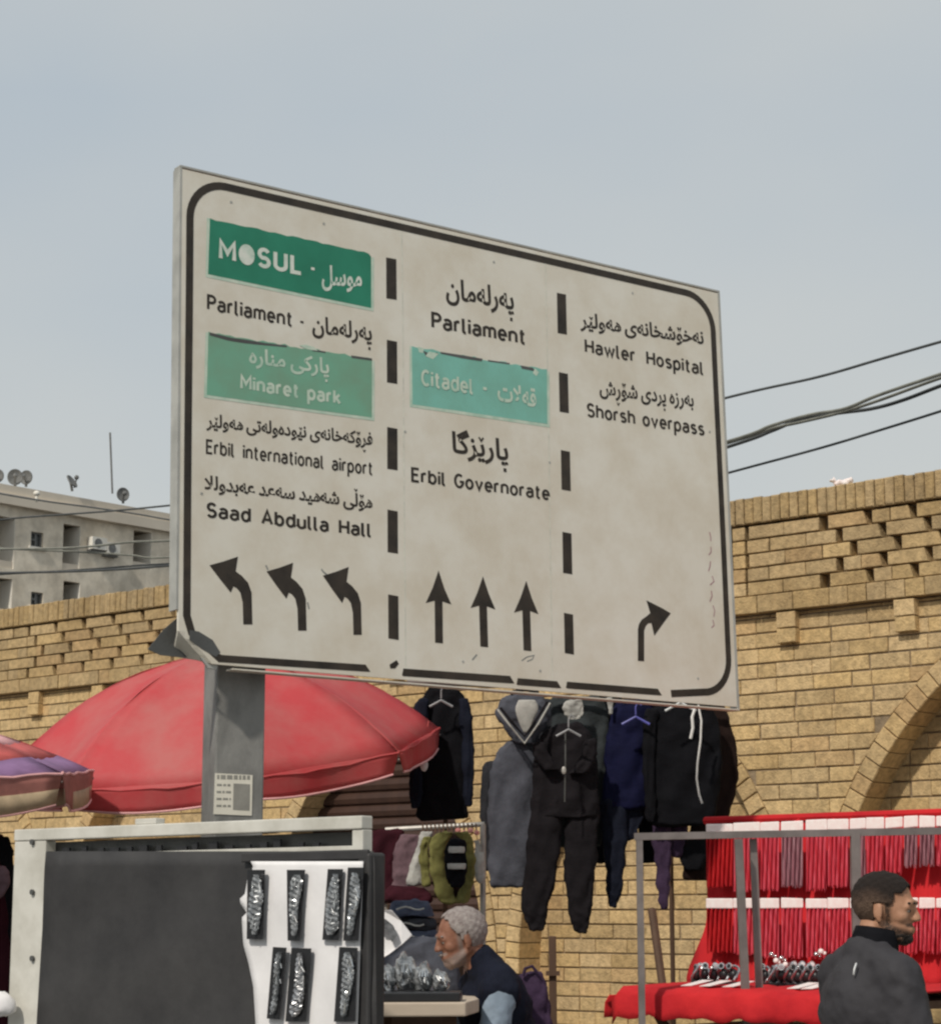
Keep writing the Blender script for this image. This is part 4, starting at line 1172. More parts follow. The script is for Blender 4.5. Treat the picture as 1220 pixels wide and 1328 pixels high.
soft(p, 'sleeve', 'fabric_black', [(1085,-8,12),(1150,6,26),(1250,14,36),(1400,16,40)], 9.6, thick=.5)
hanger(p, -25, 1078, 9.7, 22, 'hanger_grey')
t = thing('pink_scarf', 'folded pink scarf showing at the left edge beside the cabinet frame', 'scarf', P(2, 1138, 9.2)); p = Part(t)
soft(p, 'scarf_fold', 'fabric_mauve', [(1122,-20,6),(1134,-22,14),(1150,-20,12),(1165,-18,4)], 9.3, thick=.5)

# ---------------------------------------------------------------- clothes hanging from a rail in front of the wall
CR = 11.4
t = thing('clothes_rail', 'grey rail on wall brackets from which the dark clothes hang under the sign', 'clothes rail', P(740, 893, CR)); p = Part(t)
b = MB(); b.tube([P(528, 884, CR), P(934, 900, CR)], .014, 8); p(b, 'rail', 'rack_grey')
for x in (578, 866):
    q = P(x, 884 + (x-528)*.038, CR+.25); b = MB(); b.tube([Vector((q.x, q.y, 0)), q], .014, 6); p(b, 'post', 'wood_dark')
    b = MB(); b.tube([q, P(x, 884 + (x-528)*.038, CR)], .010, 6); p(b, 'bracket', 'rack_grey')
t = thing('black_jacket', 'black jacket on a grey hanger beside the right tip of the red umbrella', 'jacket', P(573, 975, CR), 'clothes hanging on the rail'); p = Part(t)
soft(p, 'jacket_body', 'fabric_black', [(888,562,588),(900,550,598),(915,545,604),(960,543,607),(1020,541,608),(1064,540,608)], CR+.02, thick=.28, fold=.25)
soft(p, 'sleeve', 'fabric_black_blue', [(905,540,556),(950,532,552),(1010,530,548),(1050,532,545)], CR-.04, thick=.6)
soft(p, 'sleeve', 'fabric_black_blue', [(905,594,608),(950,598,614),(1010,600,615),(1046,602,612)], CR-.02, thick=.6)
hanger(p, 572, 912, CR-.13, 15, 'hanger_grey')
for (y, m) in ((965,'white_cloth'),(992,'white_cloth')):
    b = MB(); b.ell(P(550, y, CR-.16), (.020,.010,.034), 12, 8); p(b, 'tag', m, smooth=True)
b = MB(); b.tube([P(556,935,CR-.17), P(552,955,CR-.17), P(549,980,CR-.17)], .003, 5); p(b, 'tag_string', 'stripe_red')
t = thing('hooded_coat', 'long slate grey hooded coat, leftmost of the clothes under the middle of the sign', 'coat', P(675, 1020, CR), 'clothes hanging on the rail'); p = Part(t)
soft(p, 'coat_body', 'fabric_slate', [(958,662,700),(972,646,705),(1000,636,708),(1060,632,704),(1110,633,697),(1152,637,688)], CR-.03, thick=.3, fold=.3)
soft(p, 'sleeve', 'fabric_slate_dark', [(985,628,644),(1040,622,640),(1090,626,640),(1130,628,638)], CR, thick=.6)
hood = soft(p, 'hood', 'fabric_slate', [(898,666,697),(906,652,706),(925,642,714),(945,655,706),(965,668,694)], CR-.08, thick=.4, fold=.12)
b = MB(); b.tube([P(645,920,CR-.23), P(662,942,CR-.27), P(680,964,CR-.25), P(697,940,CR-.27), P(713,912,CR-.20)], .006, 6); p(b, 'trim', 'fabric_pale', hood)
b = MB(); b.tube([P(649,918,CR-.24), P(664,937,CR-.275), P(680,955,CR-.26), P(694,935,CR-.275), P(709,911,CR-.21)], .007, 6); p(b, 'trim', 'fabric_charcoal', hood)
b = MB(); b.loft(rows_px(smooth_rows([(908,672,694),(920,668,698),(938,673,690),(950,679,685)]), CR-.235, .2, 16, .05)); p(b, 'lining', 'fabric_pale', hood, smooth=True)
b = MB(); b.tube([P(x_, 900-6*math.sin(math.pi*(x_-662)/38), CR-.2) for x_ in range(662, 701, 4)], .012, 6); p(b, 'hood_edge', 'fabric_black', hood)
t = thing('grey_green_vest', 'grey green vest hanging behind the charcoal jumpsuit, pale neckline showing', 'vest', P(745, 960, CR), 'clothes hanging on the rail'); p = Part(t)
soft(p, 'vest_body', 'fabric_green_grey', [(903,716,776),(915,712,786),(950,716,790),(1000,712,788),(1050,716,784),(1100,722,778)], CR+.12, thick=.2, fold=.3)
soft(p, 'neckline', 'fabric_pale', [(907,735,754),(915,731,757),(925,732,757),(934,738,752)], CR-.03, thick=.2, fold=.05)
soft(p, 'shoulder_strap', 'fabric_pale', [(905,786,794),(915,788,795),(926,790,794)], CR-.03, thick=.3)
t = thing('charcoal_jumpsuit', 'charcoal zip jumpsuit on a hanger with two tapering legs, longest of the hanging clothes', 'jumpsuit', P(732, 1080, CR), 'clothes hanging on the rail'); p = Part(t)
soft(p, 'upper_part', 'fabric_charcoal', [(938,722,752),(950,704,764),(968,694,770),(1000,690,775),(1040,689,776),(1062,690,774)], CR-.12, thick=.3, fold=.3)
soft(p, 'leg', 'fabric_charcoal', [(1030,688,732),(1080,685,729),(1130,680,722),(1170,676,712),(1196,682,707),(1207,685,704)], CR-.12, thick=.5, fold=.2)
soft(p, 'leg', 'fabric_charcoal', [(1030,732,778),(1080,731,775),(1130,731,772),(1170,735,768),(1196,741,764),(1210,745,761)], CR-.10, thick=.5, fold=.2)
soft(p, 'sleeve', 'fabric_charcoal', [(962,690,708),(985,694,716),(1000,705,728)], CR-.2, thick=.5)
soft(p, 'sleeve', 'fabric_charcoal', [(958,756,772),(985,750,772),(1005,735,762)], CR-.2, thick=.5)
b = MB(); b.tube([P(733,950,CR-.28), P(733,985,CR-.31), P(732,1040,CR-.30)], .004, 5); p(b, 'zip', 'steel_grey')
b = MB(); b.ell(P(731,999,CR-.33), (.012,.006,.02), 10, 6); p(b, 'zip_pull', 'rack_pale')
hanger(p, 737, 950, CR-.33, 16, 'hanger_grey')
t = thing('navy_jumpsuit', 'dark navy jumpsuit on a blue hanger, between the charcoal one and the black coat', 'jumpsuit', P(815, 1040, CR), 'clothes hanging on the rail'); p = Part(t)
soft(p, 'upper_part', 'fabric_navy', [(908,800,842),(922,792,848),(960,786,848),(1010,782,842),(1050,780,838)], CR+.03, thick=.3, fold=.3)
soft(p, 'leg', 'fabric_black_blue', [(1035,778,812),(1080,780,812),(1130,785,809),(1160,787,804),(1178,790,798)], CR+.03, thick=.5, fold=.2)
soft(p, 'leg', 'fabric_black_blue', [(1035,810,840),(1065,810,832),(1090,806,822)], CR+.06, thick=.5, fold=.2)
hanger(p, 824, 934, CR-.13, 18, 'hanger_blue')
t = thing('black_coat', 'wide black coat on a white hanger at the right end of the clothes rail', 'coat', P(885, 990, CR), 'clothes hanging on the rail'); p = Part(t)
soft(p, 'coat_body', 'fabric_black', [(904,862,902),(916,848,924),(950,842,934),(1000,840,936),(1040,842,930),(1072,846,924)], CR-.02, thick=.28, fold=.3)
soft(p, 'sleeve', 'fabric_black', [(918,836,854),(970,832,850),(1030,834,850),(1068,838,849)], CR-.06, thick=.6)
hanger(p, 882, 916, CR-.22, 20, 'hanger_white')
b = MB(); b.tube([P(*q, CR-.27) for q in ((905,914),(909,935),(908,960),(904,990),(903,1010),(906,1030),(910,1042))], .0055, 6); p(b, 'cord', 'white_string')
b = MB(); b.tube([P(*q, CR-.26) for q in ((901,918),(897,930),(898,944),(895,958))], .008, 6); p(b, 'cord', 'white_string')
t = thing('dark_sweater', 'black sweater hanging behind, between the charcoal jumpsuit and the navy one', 'sweater', P(782, 1000, CR+.2), 'clothes hanging on the rail'); p = Part(t)
soft(p, 'sweater_body', 'fabric_black', [(900,768,806),(925,762,808),(990,764,806),(1060,766,800),(1120,768,790)], CR+.22, thick=.2, fold=.3)
t = thing('dark_trousers', 'black trousers hanging behind, between the navy jumpsuit and the black coat', 'trousers', P(845, 1000, CR+.2), 'clothes hanging on the rail'); p = Part(t)
soft(p, 'trouser_cloth', 'fabric_black', [(900,832,866),(930,826,868),(1000,828,864),(1060,826,858),(1120,830,852)], CR+.24, thick=.2, fold=.3)
t = thing('slate_scarf', 'dark slate scarf hanging behind, between the hooded coat and the charcoal jumpsuit', 'scarf', P(702, 1000, CR+.2), 'clothes hanging on the rail'); p = Part(t)
soft(p, 'scarf_cloth', 'fabric_slate_dark', [(905,690,722),(960,686,720),(1040,690,716),(1110,690,708)], CR+.2, thick=.2, fold=.3)
t = thing('purple_leggings', 'dark purple leggings hanging below the black coat beside the stall post', 'leggings', P(862, 1120, CR), 'clothes hanging on the rail'); p = Part(t)
soft(p, 'leg', 'fabric_purple', [(1068,845,868),(1100,846,870),(1140,851,868),(1180,856,865)], CR+.05, thick=.5)
soft(p, 'leg', 'fabric_purple', [(1068,866,890),(1092,868,888),(1112,872,882)], CR+.09, thick=.5)
t = thing('brown_shawl', 'black brown shawl hanging between the black coat and the red stall', 'shawl', P(915, 1040, CR), 'clothes hanging on the rail'); p = Part(t)
soft(p, 'shawl_cloth', 'fabric_brown_black', [(905,915,938),(950,910,950),(1010,905,957),(1060,898,944),(1100,890,930),(1142,884,920)], CR+.14, thick=.2, fold=.3)
soft(p, 'fringe', 'fabric_black', [(1080,884,918),(1110,882,916),(1128,886,912)], CR+.10, thick=.3)

# ---------------------------------------------------------------- small rack with jackets, table of wrapped goods
t = thing('garment_rack', 'low pale metal garment rack behind the old man', 'garment rack', P(585, 1075, 10.4)); t.location.z = 0; p = Part(t)
b = MB(); b.tube([P(500,1076,10.5), P(628,1069,10.4)], .012, 8); p(b, 'rail', 'rack_pale')
q = P(626, 1069, 10.4); b = MB(); b.tube([Vector((q.x,q.y,0)), q], .014, 8); p(b, 'post', 'rack_pale')
q = P(500, 1076, 10.5); b = MB(); b.tube([Vector((q.x,q.y,0)), q], .014, 8); p(b, 'post', 'rack_pale')
b = MB()
for i in range(14):
    x = 548 + i*5.3; b.tube([P(x,1068,10.4), P(x+1,1080,10.38)], .004, 5)
p(b, 'hook', 'wood_dark', kind='stuff')
for i in range(4):
    x = 594 + i*8; b = MB(); b.ell(P(x,1077+(i % 2)*3,10.33), (.014,.01,.012), 8, 6); p(b, 'clip', 'canopy_worn')
t = thing('olive_jacket', 'olive jacket with a black front and two white bands on the small rack', 'jacket', P(583, 1120, 10.3)); p = Part(t)
soft(p, 'jacket_body', 'fabric_brown_black', [(1080,566,606),(1092,560,612),(1120,560,612),(1150,562,610),(1170,568,608)], 10.32, thick=.3, fold=.1)
soft(p, 'lapel', 'fabric_olive', [(1079,566,590),(1088,558,582),(1105,556,577),(1130,558,577),(1152,564,586),(1172,570,596)], 10.2, thick=.5, fold=.15)
soft(p, 'lapel', 'fabric_olive', [(1079,586,606),(1090,598,613),(1110,603,615),(1135,602,614),(1155,594,611),(1172,586,606)], 10.2, thick=.5, fold=.15)
soft(p, 'sleeve', 'fabric_olive', [(1084,549,560),(1100,545,558),(1130,545,556),(1150,549,559)], 10.28, thick=.6)
soft(p, 'front_panel', 'fabric_black', [(1090,583,601),(1100,578,605),(1125,577,606),(1142,581,603),(1150,587,598)], 10.1, thick=.35, fold=.03)
soft(p, 'band', 'fabric_pale', [(1098,582,602),(1102,581,603),(1106,582,602)], 10.05, thick=.3, fold=0)
soft(p, 'band', 'fabric_pale', [(1120,580,604),(1124,580,604),(1127,581,603)], 10.05, thick=.3, fold=0)
soft(p, 'sleeve', 'fabric_pale', [(1088,612,622),(1110,616,626),(1136,617,628),(1146,620,625)], 10.3, thick=.6)
t = thing('pale_shirt', 'pale shirt hanging left of the olive jacket on the small rack', 'shirt', P(548, 1115, 10.35)); p = Part(t)
soft(p, 'shirt_body', 'fabric_pale', [(1078,546,562),(1095,541,556),(1120,532,552),(1150,526,548)], 10.32, thick=.5, fold=.2)
t = thing('mauve_sweater', 'dusty mauve sweater hanging left of the pale shirt on the small rack', 'sweater', P(525, 1120, 10.4)); p = Part(t)
soft(p, 'sweater_body', 'fabric_mauve', [(1082,520,548),(1100,512,546),(1130,508,542),(1156,507,536)], 10.4, thick=.5, fold=.2)
t = thing('maroon_cloth', 'dark maroon cloth hanging at the left end of the small rack', 'cloth', P(498, 1120, 10.5)); p = Part(t)
soft(p, 'cloth_body', 'fabric_maroon', [(1076,480,524),(1100,474,520),(1140,476,516),(1172,480,540)], 10.5, thick=.4, fold=.3)
soft(p, 'lower_fold', 'fabric_maroon', [(1150,505,548),(1160,500,560),(1170,502,562)], 10.3, thick=.4)
TZ = P(560, 1297, 8.45).z
t = thing('stall_table', 'white edged wooden stall table with a black tray in front of the old man', 'table', (P(540,1300,8.6).x, 8.6, 0)); p = Part(t)
def hpoly(m, pts, z0, z1): return m.prism(pts, lambda x, y: Vector((x, y, z0)), lambda x, y: Vector((x, y, z1)))
a_ = P(470,1300,8.2); b_ = P(604,1306,8.25); c_ = P(621,1288,8.6); d_ = P(610,1280,9.3); e_ = P(470,1280,9.3)
top = [(a_.x,8.2),(b_.x,8.25),(c_.x,8.6),(d_.x,9.3),(e_.x,9.3)]
b = MB(); hpoly(b, top, TZ-.052, TZ); p(b, 'table_top', 'wood_pale', bevel=.006)
b = MB(); hpoly(b, [(a_.x+.01,8.235),(P(597,1300,8.28).x,8.27),(P(600,1290,8.5).x,8.5),(a_.x+.01,8.6)], TZ+.001, TZ+.034); p(b, 'tray', 'card_black', bevel=.004)
for (x, y) in ((a_.x+.05,8.3),(b_.x-.06,8.35),(d_.x-.05,9.2),(a_.x+.05,9.2)):
    b = MB(); b.box((x-.025,y-.025,0),(x+.025,y+.025,TZ-.053)); p(b, 'leg', 'wood_dark')
def lump(name, label, cat, group, m, px, py, D, w, h, d, seed, z=None):
    c = P(px, py, D); t = thing(name, label, cat, c, group); p = Part(t)
    b = MB(); b.ell(c, (w, d, h), 18, 12)
    for i, v in enumerate(b.v):
        q = v - c; f = 1 + .16*noise2(q.x*38+seed, q.z*34, seed) + .10*math.sin(q.x*150+seed)*math.sin(q.z*110)
        b.v[i] = c + Vector((q.x*f, q.y*f, q.z*f)); 
        if b.v[i].z < c.z - h*.8: b.v[i].z = c.z - h*.8
    p(b, 'wrapping', m, smooth=False)
    b = MB()
    for i in range(4):
        a = random.uniform(-.5,.5)*w; b.tube([c+Vector((a,-d*.95,h*.5)), c+Vector((a+random.uniform(-.3,.3)*w,-d*1.12,h*.1)), c+Vector((a+random.uniform(-.3,.3)*w,-d*1.0,-h*.4))], .0035, 5)
    p(b, 'fold_glint', 'silver_glint', kind='stuff')
    return t
for i, (x, y, w, h, D_, lb) in enumerate(((500,1272,.045,.062,8.5,'clear wrapped parcel nearest the dark cabinet post on the stall table'),(525,1263,.05,.075,8.52,'tall clear wrapped parcel second from the cabinet post on the stall table'),(549,1268,.040,.060,8.5,'clear wrapped parcel third from the cabinet post on the stall table'),(571,1273,.036,.045,8.5,'smallest clear wrapped parcel, nearest the old man on the stall table'))):
    lump('wrapped_parcel', lb, 'parcel', 'clear wrapped parcels on the stall table', 'clear_plastic', x, y, D_, w, h, .05, i*2.3)
t = thing('foil_bag', 'crumpled white and silver bag standing up beside the dark cabinet post', 'bag', P(505, 1215, 8.8)); p = Part(t)
pts = [(484,1180),(497,1181),(508,1180),(520,1194),(535,1213),(522,1224),(505,1237),(488,1249),(482,1215)]
b = MB(); b.prism(pts, lambda x, y: P(x, y, 8.78+.02*math.sin(x*.2+y*.13)), lambda x, y: P(x, y, 8.84)); p(b, 'bag_body', 'white_cloth', bevel=.006)
b = MB(); b.prism([(489,1190),(500,1192),(510,1200),(515,1213),(508,1222),(502,1206),(492,1203)], lambda x, y: P(x, y, 8.752), lambda x, y: P(x, y, 8.775)); p(b, 'silver_print', 'silver')
# folded denim behind the table
for i, (rows, m, lb) in enumerate((
    ([(1168,512,556),(1178,505,562),(1190,503,565)], 'fabric_denim', 'folded dark denim, top of the pile under the olive jacket'),
    ([(1190,500,562),(1199,498,566),(1208,504,564)], 'fabric_slate_dark', 'folded slate garment, second from the top of the pile under the olive jacket'),
    ([(1206,512,566),(1214,506,570),(1222,512,568)], 'fabric_denim', 'folded denim with a pale seam, third in the pile under the olive jacket'))):
    t = thing('folded_garment', lb, 'garment', P(535, rows[1][0], 9.8), 'folded garments in the pile'); p = Part(t)
    soft(p, 'fold', m, rows, 9.8, thick=.6, fold=.2)
    b = MB(); y = rows[1][0]; b.tube([P(x, y+2*math.sin(x*.2), 9.8-.1) for x in range(514, 556, 6)], .004, 5); p(b, 'seam', 'fabric_pale')
t = thing('blue_grey_blanket', 'blue grey blanket draped behind the wrapped parcels, left of the old man', 'blanket', P(535, 1240, 9.3)); p = Part(t)
soft(p, 'drape', 'fabric_slate', [(1214,528,568),(1222,510,580),(1240,494,590),(1262,486,596),(1300,484,598)], 9.4, thick=.45, fold=.2)
q = P(535, 1330, 9.6); t = thing('goods_crate', 'dark crate under the pile of folded garments', 'crate', (q.x, 9.9, 0)); p = Part(t)
zc = P(535,1222,9.8).z
for k in range(6):
    b = MB(); b.box((q.x-.22, 9.65, .02+k*zc/6), (q.x+.22, 9.67, (k+.86)*zc/6)); p(b, 'board', 'wood_dark')
b = MB(); b.box((q.x-.215, 9.672, 0), (q.x+.215, 10.05, zc-.08)); p(b, 'body', 'wood_dark')
# wooden post, stick and dark bag
q0 = P(716, 1214, 9.6); t = thing('wooden_post', 'dark brown wooden post standing right of the purple bag', 'post', (q0.x, q0.y, 0)); p = Part(t)
b = MB(); b.bar((q0.x+.005, q0.y, 0), q0, .032, .04); p(b, 'shaft', 'wood_dark', bevel=.004)
b = MB(); b.bar((q0.x-.03, q0.y-.03, P(0,1262,9.6).z), (q0.x+.03, q0.y-.03, P(0,1262,9.6).z), .02, .02); p(b, 'cross_peg', 'wood_dark')
q0 = P(845, 1180, 9.9); q1 = P(857, 1266, 9.7)
t = thing('leaning_stick', 'thin dark stick leaning beside the left post of the red stall', 'stick', (q1.x, q1.y, 0)); p = Part(t)
d = (q1-q0); foot = q1 + d*(q1.z/-d.z); b = MB(); b.tube([q0, q0.lerp(foot,.5), foot], [.019,.017,.014], 8); p(b, 'shaft', 'wood_dark')
t = thing('purple_bag', 'dark purple cloth bag between the old man and the wooden post', 'bag', P(688, 1300, 9.2)); p = Part(t)
soft(p, 'bag_body', 'fabric_purple', [(1262,676,700),(1275,664,708),(1300,660,713),(1340,658,716),(1400,660,716)], 9.2, thick=.5, fold=.3)
b = MB(); b.tube([P(678,1266,9.15), P(681,1256,9.15), P(690,1253,9.15), P(697,1262,9.15)], .008, 6); p(b, 'handle', 'fabric_purple')

# ---------------------------------------------------------------- red stall
RB = 2.6
rs = thing('red_stall', 'red cloth covered stall with back screen and table on the right', 'stall', W(onw(1080, 1200, RB)[0], RB, 0)); p = Part(rs)
def rsheet(name, m, xl, xr, y0, y1, off, parent=None, wav=.02, cols=50, rows=16, seed=0, tilt=0):
    b = MB(); vs = []
    for j in range(rows+1):
        y = y0 + (y1-y0)*j/rows
        for i in range(cols+1):
            x = xl(y) + (xr(y)-xl(y))*i/cols
            vs.append(PW(x, y - (x-915)*.040*max(0, (1170-y)/105), off + tilt*j/rows + wav*math.sin(x*.11+seed)*(.3+.7*j/rows) + wav*.6*math.sin(x*.27+y*.01+seed)))
    b.add(vs, [(j*(cols+1)+i, j*(cols+1)+i+1, (j+1)*(cols+1)+i+1, (j+1)*(cols+1)+i) for j in range(rows) for i in range(cols)])
    return p(b, name, m, parent, smooth=True, solid=.003)
rsheet('back_cloth', 'red_cloth', interp([(1066,915),(1180,917),(1205,914),(1262,890)]), lambda y: 1290, 1066, 1280, RB, tilt=.25, seed=1)
TO0, TO1 = 2.75, 4.0
sL = onw(795, 1290, TO1)[0]; sR = onw(1160, 1300, TO1)[0]
TT = onw(900, 1284, TO1)[1]
b = MB(); vs = []; prof = [(TO0, TT+.0), (TO0+.4, TT+.012), (TO1-.25, TT+.004), (TO1-.03, TT), (TO1+.01, TT-.025), (TO1+.005, TT-.09), (TO1+.01, TT-.115)]
NC = 44
for (o_f, z_) in prof:
    for i in range(NC+1):
        s = sL + (sR-sL)*i/NC; e = .0
        if i == 0: e = -.02
        vs.append(W(s, o_f + (.012*math.sin(i*.9) if z_ < TT-.05 else 0), z_ + .006*math.sin(i*1.3) + (-.03 if i == 0 else 0) - (.006*math.sin(i*.8) if z_ < TT-.1 else 0)))
b.add(vs, [(j*(NC+1)+i, j*(NC+1)+i+1, (j+1)*(NC+1)+i+1, (j+1)*(NC+1)+i) for j in range(len(prof)-1) for i in range(NC)])
p(b, 'table_cloth', 'red_cloth', smooth=True, solid=.004)
b = MB(); vs = []
for j in range(4):
    for i in range(9):
        o_f = TO0 + (TO1-TO0)*i/8; vs.append(W(sL-.02-.015*math.sin(i*1.1)*j/3-.02*(j > 0), o_f, TT-.03-.09*j/3))
b.add(vs, [(j*9+i, j*9+i+1, (j+1)*9+i+1, (j+1)*9+i) for j in range(3) for i in range(8)]); p(b, 'cloth_end', 'red_cloth', smooth=True, solid=.004)
b = MB(); wbox(b, sL+.03, sR-.03, TO0+.05, TO1-.05, TT-.06, TT-.03); p(b, 'table_board', 'wood_dark')
for s_ in (sL+.12, sR-.15):
    for (o0, o1) in ((TO0+.1, TO1-.1), (TO1-.1, TO0+.1)):
        b = MB(); b.bar(W(s_, o0, TT-.06), W(s_+.05, o1, 0), .035, .025); p(b, 'trestle_leg', 'wood_dark')
for s_ in (onw(917,1200,RB)[0]+.03, onw(1285,1200,RB)[0]-.03):
    b = MB(); b.tube([W(s_, RB-.06, 0), W(s_, RB-.06, onw(1000,1066,RB)[1]+.02)], .016, 8); p(b, 'back_post', 'rack_grey')
q = onw(1000,1063,RB)[1]; b = MB(); b.tube([W(onw(914,1066,RB)[0], RB+.0, q+.005), W(onw(1290,1050,RB)[0], RB+.0, q+.005)], .019, 8); p(b, 'top_roll', 'red_cloth')
# grey metal frame in front
FD = 8.8
fr = thing('metal_stand', 'grey metal tube frame standing in front of the red stall', 'frame', (P(960,1200,FD).x, FD, 0)); p = Part(fr)
def post(x0, y0, x1, y1, D, r, name='post'):
    a = P(x0, y0, D); b_ = P(x1, y1, D); d = b_-a; ft = a + d*(a.z/-d.z); b = MB(); b.bar(a, ft, r*2, r*2, upv=(0,1,0)); return p(b, name, 'rack_grey')
post(828.5,1083,832,1312,FD,.013); post(957,1088,968,1328,FD-.05,.016); post(976,1088,986,1328,FD+.05,.014); post(1108,1080,1113,1328,FD,.018)
b = MB(); b.bar(P(822,1085,FD), P(1260,1077,FD), .028, .028); p(b, 'top_rail', 'rack_grey')
b = MB(); b.bar(P(958,1330,FD-.02), P(1115,1334,FD-.02), .025, .025); p(b, 'lower_rail', 'rack_grey')
# packets with white headers and ribbed fronts
def hpack(x0, x1, y0, yh, y1, m, label, grp, off):
    c = PW((x0+x1)/2, (y0+y1)/2, off); t = thing('hanging_packet', label, 'packet', c, grp); q = Part(t)
    sk = lambda x, y: y - (x-915)*.040*max(0, (1170-y)/105)
    b = MB(); vs = []
    j_ = lambda: random.uniform(-.8,.8); pl = [(x0+.1,y0+j_()),(x1-.1,y0+j_()),(x1-.1,yh+j_()),(x0+.1,yh+j_())]
    b.prism(pl, lambda x, y: PW(x, sk(x, y), off+.030), lambda x, y: PW(x, sk(x, y), off+.012)); q(b, 'header_card', 'header_white', bevel=.004)
    b = MB(); n = max(12, int((x1-x0)*1.5)); vs = []; R_ = 6; ph = random.random()*6
    for j in range(R_+1):
        y = yh + (y1-yh)*j/R_
        for i in range(n+1):
            x = x0+1+(x1-x0-2)*i/n; vs.append(PW(x, sk(x, y + (random.uniform(-3,3) if j == R_ else 0)), off + .018 + random.uniform(.003,.007)*(i % 2) + .010*math.sin(i*.7+ph+j*.5)))
    b.add(vs, [(j*(n+1)+i, j*(n+1)+i+1, (j+1)*(n+1)+i+1, (j+1)*(n+1)+i) for j in range(R_) for i in range(n)]); q(b, 'ribbed_front', m, solid=.002)
seg = [(915,950,'red_cloth'),(950,985,'pink_plastic'),(985,1010,'pink_plastic'),(1012,1041,'mauve_plastic'),(1044,1072,'pink_plastic'),(1072,1100,'pink_plastic'),(1101,1122,'mauve_plastic'),(1122,1146,'pink_plastic'),(1147,1170,'pink_plastic'),(1171,1190,'mauve_plastic'),(1191,1212,'mauve_plastic'),(1213,1236,'pink_plastic'),(1237,1262,'pink_plastic')]
ORD = ['first','second','third','fourth','fifth','sixth','seventh','eighth','ninth','tenth','eleventh','twelfth','last']
for x0, x1, m in seg:
    yl = 1152 + random.uniform(-4, 4) if x0 < 1140 else 1130 + random.uniform(-6,6)
    hpack(x0, x1, 1069, 1082, yl, m, ORD[seg.index((x0,x1,m))] + ' ribbed packet from the left in the upper row on the red screen', 'packets in the upper row on the red screen', RB+.17)
for k_, (x0, x1, m) in enumerate(seg):
    m = 'red_cloth' if m == 'red_cloth' else 'pink_plastic'
    hpack(x0, x1, 1165, 1178, 1238 + random.uniform(-4,4), m, ORD[k_] + ' ribbed packet from the left in the lower row on the red screen', 'packets in the lower row on the red screen', RB+.25)
# wristwatches on the table
def watch(px, py, label, off):
    s, z = onw(px, py, off); z = TT + .012 + .043
    c = W(s, off, z); t = thing('wristwatch', label, 'watch', W(s, off, TT+.01), 'watches standing on the red table'); q = Part(t)
    rot = random.uniform(-1.0,1.0); M_ = Matrix.Rotation(rot, 3, 'Z')
    sx_ = random.uniform(.016,.026); b = MB(); b.ell(c + Vector((0,0,-.008)), (sx_*.9,.026,.028), 12, 8); q(b, 'cushion', 'card_black', smooth=True)
    b = MB(); pts = [c + M_ @ Vector((sx_*math.cos(a), .014*math.sin(a*2), .034*math.sin(a)-.004)) for a in [2*math.pi*i/18 for i in range(18)]]
    b.tube(pts, .0065, 6, closed=True); q(b, 'strap', 'silver')
    b = MB(); b.tube([c + M_ @ Vector((0,-.016,.026)), c + M_ @ Vector((0,-.028,.030))], .014, 12); o = q(b, 'case', 'silver_glint')
    b = MB(); b.tube([c + M_ @ Vector((0,-.0285,.030)), c + M_ @ Vector((0,-.030,.0305))], .009, 12); q(b, 'dial', 'card_black' if random.random() < .6 else 'white_cloth', o)
    b = MB(); b.box((-.024,-.02,-.0), (.024,.02,.012)); b.v = [W(s, off, TT+.008) + v for v in b.v]; q(b, 'stand', 'card_black')
wl = [o + ' watch from the left end of the front row on the red table' for o in ('first','second','third','fourth')] + ['watch just left of the double grey post in the front row','watch just right of the double grey post in the front row','second watch right of the double grey post in the front row','third watch right of the double grey post in the front row','fourth watch right of the double grey post in the front row','fifth watch right of the double grey post in the front row','front row watch close behind the back of the man in charcoal','last front row watch, touching the man in charcoal in the view']
for x, lb in zip((903,914,926,939,951,992,1003,1014,1025,1035,1046,1057), wl): watch(x, 1280, lb, 3.55)
for x, lb in zip((1024,1036,1048), ('left watch of the back row on the red table','middle watch of the back row on the red table','right watch of the back row on the red table')): watch(x, 1255, lb, 3.05)
for i, (x, w, lb) in enumerate(((884,14,'pinkish price slip at the left end before the watches'),(908,16,'white price slip before the first watches'),(938,15,'white price slip left of the double frame post'),(1022,12,'price slip right of the frame post'),(1040,14,'price slip near the man in charcoal'))):
    s, z = onw(x, 1293, 3.88); b = MB(); b.add([W(s-.02,3.86,TT+.010), W(s+.035,3.86,TT+.012), W(s+.045,3.72,TT+.03), W(s-.01,3.72,TT+.03)], [(0,1,2,3)])
    c = W(s, 3.85, TT+.01); b.v = [v-c for v in b.v]; o = b.build('price_slip', 'header_white', solid=.002); o.location = c; tag(o, lb, 'paper slip', 'price slips before the watches')
for i, (x, y) in enumerate(((1000,1238),(1006,1246),(1013,1243),(1018,1251),(1058,1238),(1064,1234))):
    c = PW(x, y, RB+.34); b = MB(); b.ell((0,0,0), (.013,.013,.013), 10, 8); b.ell((.016,0,-.008), (.009,.009,.009), 8, 6); o = b.build('bead_brooch', 'header_white' if i % 2 else 'silver_glint', smooth=True); o.location = c
    tag(o, ['topmost tiny brooch of the left cluster','second tiny brooch of the left cluster','third tiny brooch of the left cluster','lowest tiny brooch of the left cluster','left tiny brooch of the right pair','right tiny brooch of the right pair'][i] + ' on the red screen above the watches', 'brooch', 'bead brooches on the red screen')
t = thing('grey_carton', 'grey carton standing under the left part of the red table', 'carton', W(onw(880,1330,3.6)[0], 3.6, 0)); q = Part(t)
